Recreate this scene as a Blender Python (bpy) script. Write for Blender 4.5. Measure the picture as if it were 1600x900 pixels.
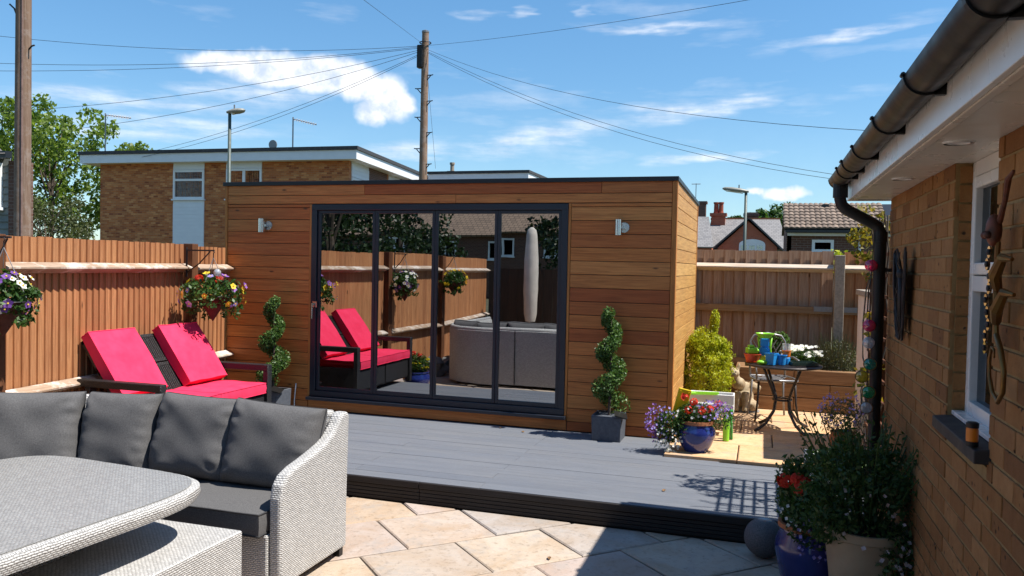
import bpy, math, random
import numpy as np
from mathutils import Vector, Matrix
rad = math.radians
for o in list(bpy.data.objects): bpy.data.objects.remove(o)
SC = bpy.context.scene; COL = SC.collection
rng = np.random.default_rng(7); random.seed(7)

# ------------------------------------------------------------------ camera
YAW, PITCH, ROLL, EYE, FPX = 0.30439, -0.028776, 0.020479, 1.72, 1246.7
_f = Vector((-math.sin(YAW)*math.cos(PITCH), math.cos(YAW)*math.cos(PITCH), math.sin(PITCH)))
_r = Vector((math.cos(YAW), math.sin(YAW), 0)); _u = _r.cross(_f)
_r2 = _r*math.cos(ROLL)+_u*math.sin(ROLL); _u2 = -_r*math.sin(ROLL)+_u*math.cos(ROLL)
cd = bpy.data.cameras.new('camera'); cam = bpy.data.objects.new('camera', cd); COL.objects.link(cam)
m = Matrix((_r2, _u2, -_f)).transposed().to_4x4(); m.translation = (0, 0, EYE); cam.matrix_world = m
cd.sensor_width = 36; cd.lens = FPX/1600*36; cd.clip_end = 2000; cd.clip_start = .02
SC.camera = cam
SC.cycles.max_bounces = 6; SC.cycles.diffuse_bounces = 3; SC.cycles.glossy_bounces = 3; SC.cycles.transmission_bounces = 3; SC.cycles.transparent_max_bounces = 8; SC.cycles.caustics_reflective = False; SC.cycles.caustics_refractive = False

# ------------------------------------------------------------------ sun and sky
SUN_EL, SUN_AZ = rad(60), rad(88.8)          # azimuth clockwise from +Y
S = Vector((math.cos(SUN_EL)*math.sin(SUN_AZ), math.cos(SUN_EL)*math.cos(SUN_AZ), math.sin(SUN_EL)))
sl = bpy.data.lights.new('sun', 'SUN'); sl.energy = 5.0; sl.angle = rad(.53); sl.color = (1, .95, .87)
so = bpy.data.objects.new('sun', sl); COL.objects.link(so); so.rotation_euler = S.to_track_quat('Z', 'Y').to_euler()
SKY_STRENGTH = .086
W = bpy.data.worlds.new('World'); SC.world = W; W.use_nodes = True
W.cycles.sampling_method = 'MANUAL'; W.cycles.sample_map_resolution = 256
SC.view_settings.view_transform = 'Standard'; SC.view_settings.look = 'None'
SC.view_settings.exposure = 0.75; SC.view_settings.gamma = 1.0; SC.view_settings.use_curve_mapping = False

class NT:
    """small helper for node trees"""
    def __init__(s, t): s.t = t; s.n = t.nodes; s.l = t.links
    def add(s, typ, **kw):
        n = s.n.new(typ)
        for k, v in kw.items(): setattr(n, k, v)
        return n
    def put(s, sock, v):
        if v is None: return
        if hasattr(v, 'is_output') or hasattr(v, 'links'): s.l.new(v, sock)
        else: sock.default_value = v
    def math(s, op, a, b=None, c=None, clamp=False):
        n = s.add('ShaderNodeMath', operation=op, use_clamp=clamp)
        for i, v in enumerate((a, b, c)): s.put(n.inputs[i], v)
        return n.outputs[0]
    def vmath(s, op, a, b=None, out=0):
        n = s.add('ShaderNodeVectorMath', operation=op); s.put(n.inputs[0], a); s.put(n.inputs[1], b); return n.outputs[out]
    def noise(s, vec, scale, detail=4, rough=.55, dist=0, out='Fac'):
        n = s.add('ShaderNodeTexNoise'); s.put(n.inputs['Vector'], vec); n.inputs['Scale'].default_value = scale
        n.inputs['Detail'].default_value = detail; n.inputs['Roughness'].default_value = rough; n.inputs['Distortion'].default_value = dist
        return n.outputs[out]
    def maprange(s, v, a, b, c=0, d=1, smooth=False):
        n = s.add('ShaderNodeMapRange'); n.interpolation_type = 'SMOOTHSTEP' if smooth else 'LINEAR'
        s.put(n.inputs[0], v)
        for i, q in enumerate((a, b, c, d)): s.put(n.inputs[1+i], q)
        return n.outputs[0]
    def mix(s, fac, a, b, mode='MIX'):
        n = s.add('ShaderNodeMix', data_type='RGBA', blend_type=mode); s.put(n.inputs[0], fac)
        for i, v in ((6, a), (7, b)): s.put(n.inputs[i], (*v, 1) if isinstance(v, tuple) and len(v) == 3 else v)
        return n.outputs[2]
    def mapping(s, vec, loc=(0,0,0), rot=(0,0,0), scale=(1,1,1), typ='POINT'):
        n = s.add('ShaderNodeMapping', vector_type=typ); s.put(n.inputs[0], vec)
        n.inputs[1].default_value = loc; n.inputs[2].default_value = rot; n.inputs[3].default_value = scale
        return n.outputs[0]

def build_sky():
    t = NT(W.node_tree); t.n.clear()
    out = t.add('ShaderNodeOutputWorld'); bg = t.add('ShaderNodeBackground'); bg.inputs[1].default_value = SKY_STRENGTH
    t.l.new(bg.outputs[0], out.inputs[0])
    sky = t.add('ShaderNodeTexSky', sky_type='NISHITA'); sky.sun_disc = False; sky.sun_elevation = SUN_EL
    sky.sun_rotation = SUN_AZ; sky.air_density = 1.0; sky.dust_density = .08; sky.ozone_density = 2.6; sky.altitude = 60
    d = t.add('ShaderNodeTexCoord').outputs['Generated']
    x = t.add('ShaderNodeSeparateXYZ'); t.l.new(d, x.inputs[0]); X, Y, Z = x.outputs
    az = t.math('ARCTAN2', X, Y); el = t.math('ARCSINE', Z)
    c = t.add('ShaderNodeCombineXYZ'); t.l.new(az, c.inputs[0]); t.l.new(el, c.inputs[1]); P = c.outputs[0]
    # warp the coordinates so that the edges of the clouds are ragged
    wn = t.noise(P, 14, 4, .6, 0, 'Color'); wv = t.vmath('SUBTRACT', wn, (.5, .5, .5)); wv = t.vmath('MULTIPLY', wv, (.05, .04, 0))
    PC = t.vmath('ADD', P, wv)
    wn2 = t.noise(t.mapping(P, scale=(3, 14, 1)), 3, 3, .6, 0, 'Color'); wv2 = t.vmath('SUBTRACT', wn2, (.5,.5,.5)); wv2 = t.vmath('MULTIPLY', wv2, (.14, .035, 0))
    PS = t.vmath('ADD', P, wv2)
    def blob(P_, loc, rot, sc, soft):
        v = t.mapping(P_, (loc[0], loc[1], 0), (0, 0, rot), (sc[0], sc[1], 1), 'TEXTURE')
        return t.maprange(t.vmath('LENGTH', v, None, 1), 1.0, 1.0-soft, 0, 1, True)
    def union(lst):
        a = lst[0]
        for b in lst[1:]: a = t.math('MAXIMUM', a, b)
        return a
    cum = union([blob(PC, *q) for q in CUMULUS])
    tex = t.noise(P, 30, 5, .62); cum = t.math('MULTIPLY', cum, t.maprange(tex, .28, .52, .62, 1.0))
    streak = union([t.math('MULTIPLY', blob(PS, *q[:4]), q[4]) for q in STREAKS])
    fine = t.noise(t.mapping(P, rot=(0, 0, -.12), scale=(4, 26, 1)), 4, 5, .65)
    streak = t.math('MULTIPLY', streak, t.maprange(fine, .3, .68, .1, 1.0))
    # thin high veils everywhere in the sky
    veil = t.noise(t.mapping(P, rot=(0, 0, .12), scale=(2.2, 11, 1)), 1.7, 5, .6, 0)
    veil = t.math('MULTIPLY', t.maprange(veil, .53, .80, 0, .40), t.maprange(el, .02, .12, .4, 1))
    low = t.math('MULTIPLY', t.maprange(el, .22, .0, 0, .10), 1.0)
    alpha = t.math('MAXIMUM', t.math('MAXIMUM', cum, streak), veil); alpha = t.math('MAXIMUM', alpha, low, clamp=True)
    shade = t.mix(t.maprange(tex, .35, .62), (6.2, 6.6, 7.4), (8.6, 8.7, 8.9))
    tint = t.mix(t.maprange(el, .02, .32), (.72, .90, .98), SKY_TINT)
    col = t.mix(alpha, t.mix(1.0, sky.outputs[0], tint, 'MULTIPLY'), shade)
    t.l.new(col, bg.inputs[0])
SKY_TINT = (.74, 1.08, 1.20)
def PXDIR(x, y):
    d = _f + _r2*((x-800)/FPX) - _u2*((y-450)/FPX); d.normalize()
    return math.atan2(d.x, d.y), math.asin(d.z)
# cloud centres as azimuth / elevation, tilt, half sizes, softness
CUMULUS = [((-.655, .225), .0, (.055, .017), .6), ((-.60, .222), .05, (.075, .024), .55), ((-.545, .222), -.1, (.075, .028), .5), ((-.50, .215), -.25, (.06, .03), .5),
           ((-.468, .20), -.5, (.045, .034), .5), ((-.482, .180), -.3, (.024, .022), .6), ((-.445, .195), -.3, (.022, .02), .6), ((.021, .090), 0, (.036, .013), .6), ((-.01, .093), 0, (.016, .008), .7)]
STREAKS = [((-.13, .289), .0, (.13, .008), 1, .85), ((.09, .266), .11, (.12, .011), 1, .8), ((-.27, .157), .21, (.16, .026), 1, .75), ((-.08, .192), .13, (.13, .018), 1, .85),
           ((-.072, .135), .07, (.10, .011), 1, .8), ((-.75, .172), .02, (.20, .016), 1, .75), ((-.80, .140), 0, (.20, .018), 1, .7), ((-.62, .195), 0, (.12, .02), 1, .75), ((-.70, .150), 0, (.2, .016), 1, .6),
           ((-.82, .30), .0, (.12, .012), 1, .5), ((-.315, .302), 0, (.02, .006), 1, .6), ((-.224, .305), .2, (.02, .007), 1, .6), ((-.45, .135), .1, (.12, .02), 1, .6), ((-.36, .30), .1, (.03, .006), 1, .4)]
build_sky()

# ------------------------------------------------------------------ materials
MATS = {}
def boxmap(t, src='Object'):
    tc = t.add('ShaderNodeTexCoord'); p = t.add('ShaderNodeSeparateXYZ'); t.l.new(tc.outputs[src], p.inputs[0])
    nn = t.add('ShaderNodeSeparateXYZ'); t.l.new(t.vmath('ABSOLUTE', tc.outputs['Normal']), nn.inputs[0])
    isx = t.math('GREATER_THAN', nn.outputs[0], nn.outputs[1]); isz = t.math('GREATER_THAN', nn.outputs[2], .75)
    u = t.add('ShaderNodeMix'); t.put(u.inputs[0], isx); t.put(u.inputs[2], p.outputs[0]); t.put(u.inputs[3], p.outputs[1])
    u2 = t.add('ShaderNodeMix'); t.put(u2.inputs[0], isz); t.put(u2.inputs[2], u.outputs[0]); t.put(u2.inputs[3], p.outputs[0])
    v = t.add('ShaderNodeMix'); t.put(v.inputs[0], isz); t.put(v.inputs[2], p.outputs[2]); t.put(v.inputs[3], p.outputs[1])
    c = t.add('ShaderNodeCombineXYZ'); t.l.new(u2.outputs[0], c.inputs[0]); t.l.new(v.outputs[0], c.inputs[1])
    return c.outputs[0]
def base(name):
    m = bpy.data.materials.new(name); m.use_nodes = True; t = NT(m.node_tree)
    b = t.n['Principled BSDF']; MATS[name] = m; return m, t, b
def bump(t, b, h, strength=.3, dist=.01):
    n = t.add('ShaderNodeBump'); n.inputs['Strength'].default_value = strength; n.inputs['Distance'].default_value = dist
    t.put(n.inputs['Height'], h); t.l.new(n.outputs[0], b.inputs['Normal'])
def rnd(t, island=False):
    return t.add('ShaderNodeNewGeometry').outputs['Random Per Island'] if island else t.add('ShaderNodeObjectInfo').outputs['Random']
def coords(t, offs=True, src='Object'):
    v = t.add('ShaderNodeTexCoord').outputs[src]
    if not offs: return v
    r = t.add('ShaderNodeObjectInfo').outputs['Random']; s = t.vmath('SCALE', (37.1, 53.7, 71.3)); t.put(s.node.inputs['Scale'], r)
    return t.vmath('ADD', v, s)
def plain(name, c, rough=.6, c2=None, scale=12, amount=.35, bmp=0, bscale=60, metal=0, spec=.5, var=.0, stretch=(1,1,1), detail=5, coat=0, emis=0):
    m, t, b = base(name); v = coords(t); v = t.mapping(v, scale=stretch)
    f = t.maprange(t.noise(v, scale, detail), .32, .68)
    c2 = c2 or tuple(max(0, q*(1-amount)) for q in c)
    col = t.mix(f, c, c2)
    if var: col = t.mix(1.0, col, t_gray(t, t.maprange(rnd(t), 0, 1, 1-var, 1+var)), 'MULTIPLY')
    t.l.new(col, b.inputs['Base Color']); b.inputs['Metallic'].default_value = metal
    t.put(b.inputs['Roughness'], t.maprange(f, 0, 1, max(rough-.06, 0), min(rough+.08, 1)))
    b.inputs['Specular IOR Level'].default_value = spec; b.inputs['Coat Weight'].default_value = coat
    if bmp: bump(t, b, t.noise(v, bscale, 5, .6), bmp, .004)
    return m
def t_gray(t, v):
    c = t.add('ShaderNodeCombineColor'); [t.put(c.inputs[i], v) for i in range(3)]; return c.outputs[0]
def wood(name, cols, grain=(1, 18, 18), rough=.55, scale=3, bmp=.25, knots=True, spec=.35, wear=None, streak=(.58,.49,.44)):
    """cols: list of colours picked at random per board, with grain along the stretched axis"""
    m, t, b = base(name); v = coords(t); g = t.mapping(v, scale=grain)
    r = t.add('ShaderNodeValToRGB'); t.l.new(rnd(t), r.inputs[0]); r.color_ramp.interpolation = 'LINEAR'
    e = r.color_ramp.elements
    while len(e) < len(cols): e.new(.5)
    for i, c in enumerate(cols): e[i].position = i/(len(cols)-1); e[i].color = (*c, 1)
    n1 = t.noise(g, scale, 8, .62, .6); n2 = t.noise(v, 1.3, 3); n3 = t.noise(g, scale*6, 4, .7)
    dark = t.mix(1.0, r.outputs[0], streak, 'MULTIPLY')
    col = t.mix(t.maprange(n1, .38, .72), r.outputs[0], dark)
    col = t.mix(t.maprange(n2, .3, .75, 0, .5), col, t.mix(1.0, col, (1.25, 1.15, 1.0), 'MULTIPLY'))
    col = t.mix(t.maprange(n3, .55, .8, 0, .4), col, dark)
    if knots:
        vo = t.add('ShaderNodeTexVoronoi'); t.l.new(t.mapping(v, scale=tuple(1.6 if q < 2 else 5 for q in grain)), vo.inputs['Vector']); vo.inputs['Scale'].default_value = 1.5
        col = t.mix(t.maprange(vo.outputs['Distance'], .035, .09, .85, 0), col, (.05, .025, .012))
    if wear: col = t.mix(t.maprange(t.noise(v, 5, 6, .7), .5, .62, 0, wear[1]), col, wear[0])
    t.l.new(col, b.inputs['Base Color']); b.inputs['Roughness'].default_value = rough; b.inputs['Specular IOR Level'].default_value = spec
    bump(t, b, n1, bmp, .004); return m
def brickmat(name, cols, mortar, bw=.225, rh=.075, ms=.012, rough=.85):
    m, t, b = base(name); v = boxmap(t)
    br = t.add('ShaderNodeTexBrick'); t.l.new(v, br.inputs['Vector']); br.inputs['Scale'].default_value = 1
    br.inputs['Brick Width'].default_value = bw; br.inputs['Row Height'].default_value = rh; br.inputs['Mortar Size'].default_value = ms/2; br.inputs['Mortar Smooth'].default_value = .3
    br.inputs['Color1'].default_value = (0,0,0,1); br.inputs['Color2'].default_value = (1,1,1,1); br.inputs['Mortar'].default_value = (.5,.5,.5,1); br.inputs['Bias'].default_value = 0
    r = t.add('ShaderNodeValToRGB'); t.l.new(br.outputs['Color'], r.inputs[0]); e = r.color_ramp.elements
    while len(e) < len(cols): e.new(.5)
    for i, c in enumerate(cols): e[i].position = i/(len(cols)-1); e[i].color = (*c, 1)
    col = t.mix(t.maprange(t.noise(v, 30, 4), .35, .7, 0, .5), r.outputs[0], t.mix(1.0, r.outputs[0], (.6,.55,.5), 'MULTIPLY'))
    col = t.mix(t.maprange(t.noise(v, .6, 4), .3, .75, 0, .35), col, t.mix(1.0, col, (.6,.6,.62), 'MULTIPLY'))
    col = t.mix(br.outputs['Fac'], col, mortar); t.l.new(col, b.inputs['Base Color']); b.inputs['Roughness'].default_value = rough
    bump(t, b, t.math('SUBTRACT', 1.0, br.outputs['Fac']), .5, .01); return m
def weave(name, c1, c2, dark, w=.022, h=.009, rough=.5, bmp=.8):
    """over-and-under rattan: rows of short rounded strands, every other row shifted"""
    m, t, b = base(name); v = boxmap(t); nz = t.vmath('SCALE', t.vmath('SUBTRACT', t.noise(v, 30, 3, .5, 0, 'Color'), (.5,.5,.5))); t.put(nz.node.inputs['Scale'], h*.9)
    vv = t.vmath('ADD', v, nz); p = t.add('ShaderNodeSeparateXYZ'); t.l.new(vv, p.inputs[0])
    u = t.math('DIVIDE', p.outputs[0], w); q = t.math('DIVIDE', p.outputs[1], h); row = t.math('FLOOR', q); fv = t.math('FRACT', q)
    a = t.math('ABSOLUTE', t.math('SINE', t.math('MULTIPLY', t.math('ADD', u, t.math('MULTIPLY', row, .5)), math.pi)))
    e = t.math('SUBTRACT', t.math('MULTIPLY', fv, 2), 1); prof = t.math('SUBTRACT', 1.0, t.math('MULTIPLY', e, e)); hgt = t.math('MULTIPLY', t.math('POWER', a, .5), prof)
    cell = t.add('ShaderNodeCombineXYZ'); t.l.new(row, cell.inputs[1]); t.l.new(t.math('FLOOR', t.math('ADD', u, t.math('MULTIPLY', row, .5))), cell.inputs[0])
    wn = t.add('ShaderNodeTexWhiteNoise'); wn.noise_dimensions = '2D'; t.l.new(cell.outputs[0], wn.inputs['Vector'])
    col = t.mix(wn.outputs[0], c1, c2); col = t.mix(t.maprange(t.noise(v, 2.5, 4), .3, .7, 0, .3), col, t.mix(1.0, col, (.75,.73,.71), 'MULTIPLY'))
    col = t.mix(t.maprange(hgt, .08, .5), dark, col); t.l.new(col, b.inputs['Base Color']); b.inputs['Roughness'].default_value = rough
    bump(t, b, hgt, bmp, .004); return m
def leafmat(name, cols, trans=.35, rough=.45, island=True, noise_scale=2.0):
    m, t, b = base(name); t.n.remove(b)
    r = t.add('ShaderNodeValToRGB'); e = r.color_ramp.elements
    f = t.math('ADD', t.math('MULTIPLY', rnd(t, island), .65), t.math('MULTIPLY', t.maprange(t.noise(coords(t, False), noise_scale, 3), .3, .7), .35)); t.l.new(f, r.inputs[0])
    while len(e) < len(cols): e.new(.5)
    for i, c in enumerate(cols): e[i].position = i/(len(cols)-1); e[i].color = (*c, 1)
    p = t.add('ShaderNodeBsdfPrincipled'); t.l.new(r.outputs[0], p.inputs['Base Color']); p.inputs['Roughness'].default_value = rough; p.inputs['Specular IOR Level'].default_value = .35
    tr = t.add('ShaderNodeBsdfTranslucent'); t.l.new(t.mix(1.0, r.outputs[0], (1.2, 1.25, .6), 'MULTIPLY'), tr.inputs[0])
    mx = t.add('ShaderNodeMixShader'); mx.inputs[0].default_value = trans; t.l.new(p.outputs[0], mx.inputs[1]); t.l.new(tr.outputs[0], mx.inputs[2])
    t.l.new(mx.outputs[0], t.n['Material Output'].inputs[0]); return m
def solar_glass(name, refl, trans, fac):
    m, t, b = base(name); t.n.remove(b)
    g = t.add('ShaderNodeBsdfGlossy'); g.inputs['Color'].default_value = (*refl, 1); g.inputs['Roughness'].default_value = 0
    nb = t.add('ShaderNodeBump'); nb.inputs['Strength'].default_value = .05; nb.inputs['Distance'].default_value = .004
    t.put(nb.inputs['Height'], t.noise(coords(t), 2.2, 2)); t.l.new(nb.outputs[0], g.inputs['Normal'])
    tr = t.add('ShaderNodeBsdfTransparent'); tr.inputs[0].default_value = (*trans, 1)
    mx = t.add('ShaderNodeMixShader'); mx.inputs[0].default_value = fac; t.l.new(tr.outputs[0], mx.inputs[1]); t.l.new(g.outputs[0], mx.inputs[2])
    t.l.new(mx.outputs[0], t.n['Material Output'].inputs[0]); return m
def clear(name, c, fac=.12):
    m, t, b = base(name); t.n.remove(b)
    g = t.add('ShaderNodeBsdfGlossy'); g.inputs['Roughness'].default_value = .03
    tr = t.add('ShaderNodeBsdfTransparent'); tr.inputs[0].default_value = (*c, 1)
    df = t.add('ShaderNodeBsdfDiffuse'); df.inputs[0].default_value = (*c, 1)
    m1 = t.add('ShaderNodeMixShader'); m1.inputs[0].default_value = .35; t.l.new(tr.outputs[0], m1.inputs[1]); t.l.new(df.outputs[0], m1.inputs[2])
    mx = t.add('ShaderNodeMixShader'); mx.inputs[0].default_value = fac; t.l.new(m1.outputs[0], mx.inputs[1]); t.l.new(g.outputs[0], mx.inputs[2])
    t.l.new(mx.outputs[0], t.n['Material Output'].inputs[0]); return m

cedar = wood('cedar', [(.43,.115,.026), (.54,.205,.052), (.50,.150,.034), (.60,.255,.074), (.52,.180,.044), (.38,.10,.026), (.56,.225,.060)], (1, 22, 22))
cedar_side = wood('cedar_end', [(.48,.25,.075), (.56,.32,.105), (.51,.27,.085), (.60,.36,.125)], (22, 1, 22))
cedar_trim = wood('cedar_trim', [(.48,.18,.042), (.53,.21,.05)], (22, 22, 1))
fence_wood = wood('stained_fence', [(.40,.185,.085), (.46,.225,.105), (.35,.155,.072), (.43,.20,.09)], (20, 20, 1), rough=.75, spec=.2)
fence_rail = wood('weathered_rail', [(.36,.27,.20), (.46,.38,.31)], (18, 1, 18), rough=.85, spec=.15, wear=((.62,.56,.5), .9))
grey_fence = wood('grey_brown_fence', [(.30,.20,.14), (.37,.25,.18), (.27,.18,.13), (.34,.225,.155)], (18, 18, 1), rough=.85, spec=.15)
pale_rail = wood('pale_rail', [(.48,.42,.36), (.55,.5,.44)], (1, 18, 18), rough=.85, spec=.15)
brown_rail = wood('brown_rail', [(.26,.18,.11), (.22,.15,.09)], (1, 18, 18), rough=.85, spec=.15)
dark_fence = wood('dark_fence', [(.045,.03,.022), (.06,.04,.028)], (18, 18, 1), rough=.85)
post_wood = wood('post_wood', [(.12,.05,.025), (.15,.065,.03)], (18, 18, 1), rough=.8, spec=.2)
sleeper = wood('sleeper', [(.23,.135,.07), (.28,.165,.085), (.20,.12,.062)], (1, 14, 14), rough=.8, spec=.2)
pole_wood = wood('pole_wood', [(.21,.145,.11), (.25,.175,.13)], (14, 14, .7), rough=.85, spec=.15, knots=False, wear=((.30,.24,.21), .5))
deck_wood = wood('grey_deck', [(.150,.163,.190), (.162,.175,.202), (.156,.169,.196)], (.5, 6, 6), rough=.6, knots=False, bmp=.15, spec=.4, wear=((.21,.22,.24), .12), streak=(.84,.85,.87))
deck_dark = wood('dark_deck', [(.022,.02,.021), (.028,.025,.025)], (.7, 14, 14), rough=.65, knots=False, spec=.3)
anthracite = plain('anthracite', (.020,.024,.034), .35, amount=.1, scale=3, spec=.5)
black_trim = plain('black_trim', (.012,.012,.014), .4, amount=.2)
black_plastic = plain('black_plastic', (.010,.0095,.0095), .42, amount=.25, scale=8, spec=.35)
steel = plain('brushed_steel', (.62,.62,.63), .22, metal=1, amount=.08)
white_paint = plain('white_paint', (.78,.78,.77), .4, amount=.08, scale=2)
upvc = plain('white_upvc', (.80,.79,.76), .28, amount=.12, scale=5, spec=.5)
soffit_m = plain('soffit_upvc', (.74,.70,.63), .3, c2=(.62,.57,.49), scale=5, spec=.5)
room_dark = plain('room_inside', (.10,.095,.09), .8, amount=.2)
glass = solar_glass('reflective_glass', (.66,.68,.70), (.10,.11,.12), .68)
window_glass = solar_glass('window_glass', (.62,.70,.78), (.05,.06,.07), .38)
wicker_grey = weave('grey_wicker', (.60,.585,.565), (.46,.45,.435), (.13,.125,.118), w=.021, h=.010)
wicker_shade = wicker_grey
wicker_black = weave('black_wicker', (.020,.018,.019), (.014,.013,.014), (.003,.003,.003), w=.03, h=.012)
table_weave = weave('table_weave', (.40,.395,.38), (.31,.305,.295), (.11,.108,.105), w=.018, h=.010, rough=.10, bmp=.25)
cloth_grey = plain('grey_cloth', (.125,.122,.122), .92, c2=(.082,.080,.081), scale=160, spec=.1, bmp=.12, bscale=500)
piping_grey = plain('grey_piping', (.05,.05,.053), .9, amount=.2, spec=.1)
cloth_red = plain('red_cloth', (.78,.045,.115), .85, c2=(.70,.030,.085), scale=7, spec=.15, bmp=.35, bscale=11)
slate_plant = plain('slate_planter', (.085,.095,.115), .7, c2=(.06,.068,.085), scale=30, bmp=.1)
blue_glaze = plain('blue_glaze', (.02,.035,.20), .14, c2=(.012,.02,.12), scale=4, spec=.6, coat=.4)
terracotta = plain('terracotta', (.42,.15,.06), .8, amount=.3)
cream_clay = plain('cream_clay', (.42,.32,.20), .75, c2=(.33,.24,.15), scale=6, bmp=.08)
granite = plain('granite', (.13,.13,.135), .75, c2=(.06,.06,.065), scale=160, bmp=.1)
soil = plain('soil', (.035,.024,.016), .95, amount=.5, scale=40, bmp=.6)
grass_ground = plain('rough_ground', (.09,.10,.045), .95, c2=(.06,.05,.03), scale=.8, bmp=.3)
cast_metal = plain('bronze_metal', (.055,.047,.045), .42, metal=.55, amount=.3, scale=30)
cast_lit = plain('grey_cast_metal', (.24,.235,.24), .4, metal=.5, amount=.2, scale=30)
lamp_grey = plain('lamp_post_green', (.06,.085,.075), .5, amount=.15)
lamp_head = plain('lamp_head', (.26,.25,.21), .4, amount=.2)
concrete = plain('concrete', (.33,.27,.21), .9, c2=(.22,.18,.14), scale=40, bmp=.3)
limestone = plain('stone_statue', (.46,.37,.24), .85, c2=(.26,.18,.10), scale=14, bmp=.35, bscale=40)
rock_m = plain('grey_rock', (.22,.21,.20), .9, c2=(.12,.12,.115), scale=9, bmp=.5, bscale=20)
mortar = plain('mortar', (.34,.215,.085), .95, amount=.25, scale=30, bmp=.3)
tarp = plain('beige_cover', (.58,.53,.47), .85, amount=.15, scale=6)
wire_m = plain('black_cable', (.015,.015,.017), .6)
bark = plain('bark', (.10,.075,.055), .9, amount=.5, scale=12, bmp=.6, bscale=25)
roof_felt = plain('roof_felt', (.05,.052,.058), .8)
slate_roof = None
def rgb(name, c, r=.4, **k): return plain(name, c, r, amount=.12, **k)
tgreen = rgb('toy_green', (.25,.62,.03)); tblue = rgb('toy_blue', (.02,.27,.68)); tyellow = rgb('toy_yellow', (.85,.62,.01)); torange = rgb('toy_orange', (.75,.20,.03)); tred = rgb('toy_red', (.62,.07,.03)); tdark = rgb('tray_green', (.02,.045,.035)); tgreen2 = rgb('toy_deep_green', (.03,.30,.06))
jar_orange = rgb('jar_orange', (.75,.20,.01)); rust = plain('rusty_metal', (.20,.055,.025), .55, c2=(.06,.03,.02), scale=25, metal=.3); gold_m = plain('gold_metal', (.24,.135,.03), .42, metal=.6, c2=(.14,.06,.02), scale=15); iron = plain('dark_iron', (.035,.03,.03), .5, metal=.4)
mirror_disc = plain('mirror_bead', (.55,.56,.6), .12, metal=1)

def house_brick():
    m, t, b = base('yellow_brick'); v = coords(t)
    r = t.add('ShaderNodeValToRGB'); t.l.new(rnd(t), r.inputs[0]); e = r.color_ramp.elements
    cols = [(.25,.112,.040), (.37,.182,.068), (.30,.140,.050), (.41,.210,.085), (.22,.098,.038), (.34,.165,.062)]
    while len(e) < len(cols): e.new(.5)
    for i, c in enumerate(cols): e[i].position = i/(len(cols)-1); e[i].color = (*c, 1)
    n = t.noise(v, 18, 6, .65); col = t.mix(t.maprange(n, .35, .7, 0, .6), r.outputs[0], t.mix(1.0, r.outputs[0], (.68,.6,.52), 'MULTIPLY'))
    sp = t.add('ShaderNodeTexVoronoi'); t.l.new(v, sp.inputs['Vector']); sp.inputs['Scale'].default_value = 26
    spot = t.math('MULTIPLY', t.maprange(sp.outputs['Distance'], .12, .24, 1, 0), t.math('GREATER_THAN', t.noise(v, 7, 3), .55))
    col = t.mix(t.math('MULTIPLY', spot, .9), col, (.04,.025,.018)); t.l.new(col, b.inputs['Base Color']); b.inputs['Roughness'].default_value = .9
    b.inputs['Specular IOR Level'].default_value = .2
    bump(t, b, t.math('SUBTRACT', t.noise(v, 45, 6, .7), t.math('MULTIPLY', spot, .8)), .8, .008); return m
ybrick = house_brick()
brown_brick = brickmat('brown_brick', [(.28,.065,.018), (.58,.19,.055), (.46,.125,.03), (.68,.29,.10), (.36,.09,.022)], (.34,.21,.11), ms=.009)
dark_brick = brickmat('dark_brick', [(.10,.045,.03), (.15,.065,.042), (.12,.05,.034)], (.22,.17,.14))
red_brick = brickmat('red_brick', [(.42,.10,.045), (.52,.14,.065), (.46,.115,.052)], (.30,.2,.15))
wallbrick = brickmat('yellow_brick_far', [(.33,.195,.085), (.42,.265,.12), (.38,.225,.10)], (.40,.31,.19))
boarding = plain('grey_boarding', (.20,.215,.20), .7, amount=.2, scale=4, var=.12)
white_board = plain('white_boarding', (.74,.75,.77), .5, amount=.06, scale=3)
def tilemat(name, c1, c2, w, h, ms=.02):
    return brickmat(name, [c1, c2, tuple((a+b)/2*1.1 for a, b in zip(c1, c2))], tuple(q*.3 for q in c1), w, h, ms)
slates = tilemat('slates', (.20,.195,.20), (.27,.26,.26), .28, .2)
tiles_m = plain('concrete_tile', (.22,.165,.125), .9, c2=(.14,.10,.078), scale=6, var=.3)
def stone_slab(name, cols):
    m, t, b = base(name); v = coords(t, True)
    r = t.add('ShaderNodeValToRGB'); t.l.new(rnd(t), r.inputs[0]); e = r.color_ramp.elements
    while len(e) < len(cols): e.new(.5)
    for i, c in enumerate(cols): e[i].position = i/(len(cols)-1); e[i].color = (*c, 1)
    n = t.noise(v, 2.2, 7, .62, 1.2); n2 = t.noise(v, 26, 6, .7); n3 = t.noise(v, 6, 5, .6, .5)
    col = t.mix(t.maprange(n, .4, .68, 0, .75), r.outputs[0], t.mix(1.0, r.outputs[0], (.80,.66,.50), 'MULTIPLY'))
    col = t.mix(t.maprange(n3, .55, .7, 0, .4), col, t.mix(1.0, col, (.74,.76,.80), 'MULTIPLY'))
    col = t.mix(t.maprange(n2, .54, .70, 0, .7), col, t.mix(1.0, col, (.5,.48,.45), 'MULTIPLY')); col = t.mix(t.maprange(t.noise(v, 3.5, 7, .75), .52, .66, 0, .45), col, (.27,.265,.26))
    t.l.new(col, b.inputs['Base Color']); b.inputs['Roughness'].default_value = .85; b.inputs['Specular IOR Level'].default_value = .25
    bump(t, b, t.math('ADD', t.noise(v, 9, 6, .6), t.math('MULTIPLY', n2, .4)), .45, .012); return m
patio_stone = stone_slab('sandstone', [(.41,.345,.27), (.40,.325,.295), (.45,.375,.30), (.35,.32,.305), (.44,.345,.255), (.37,.31,.29)])
terrace_stone = stone_slab('buff_sandstone', [(.60,.385,.20), (.64,.42,.245), (.62,.40,.225)])
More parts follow.
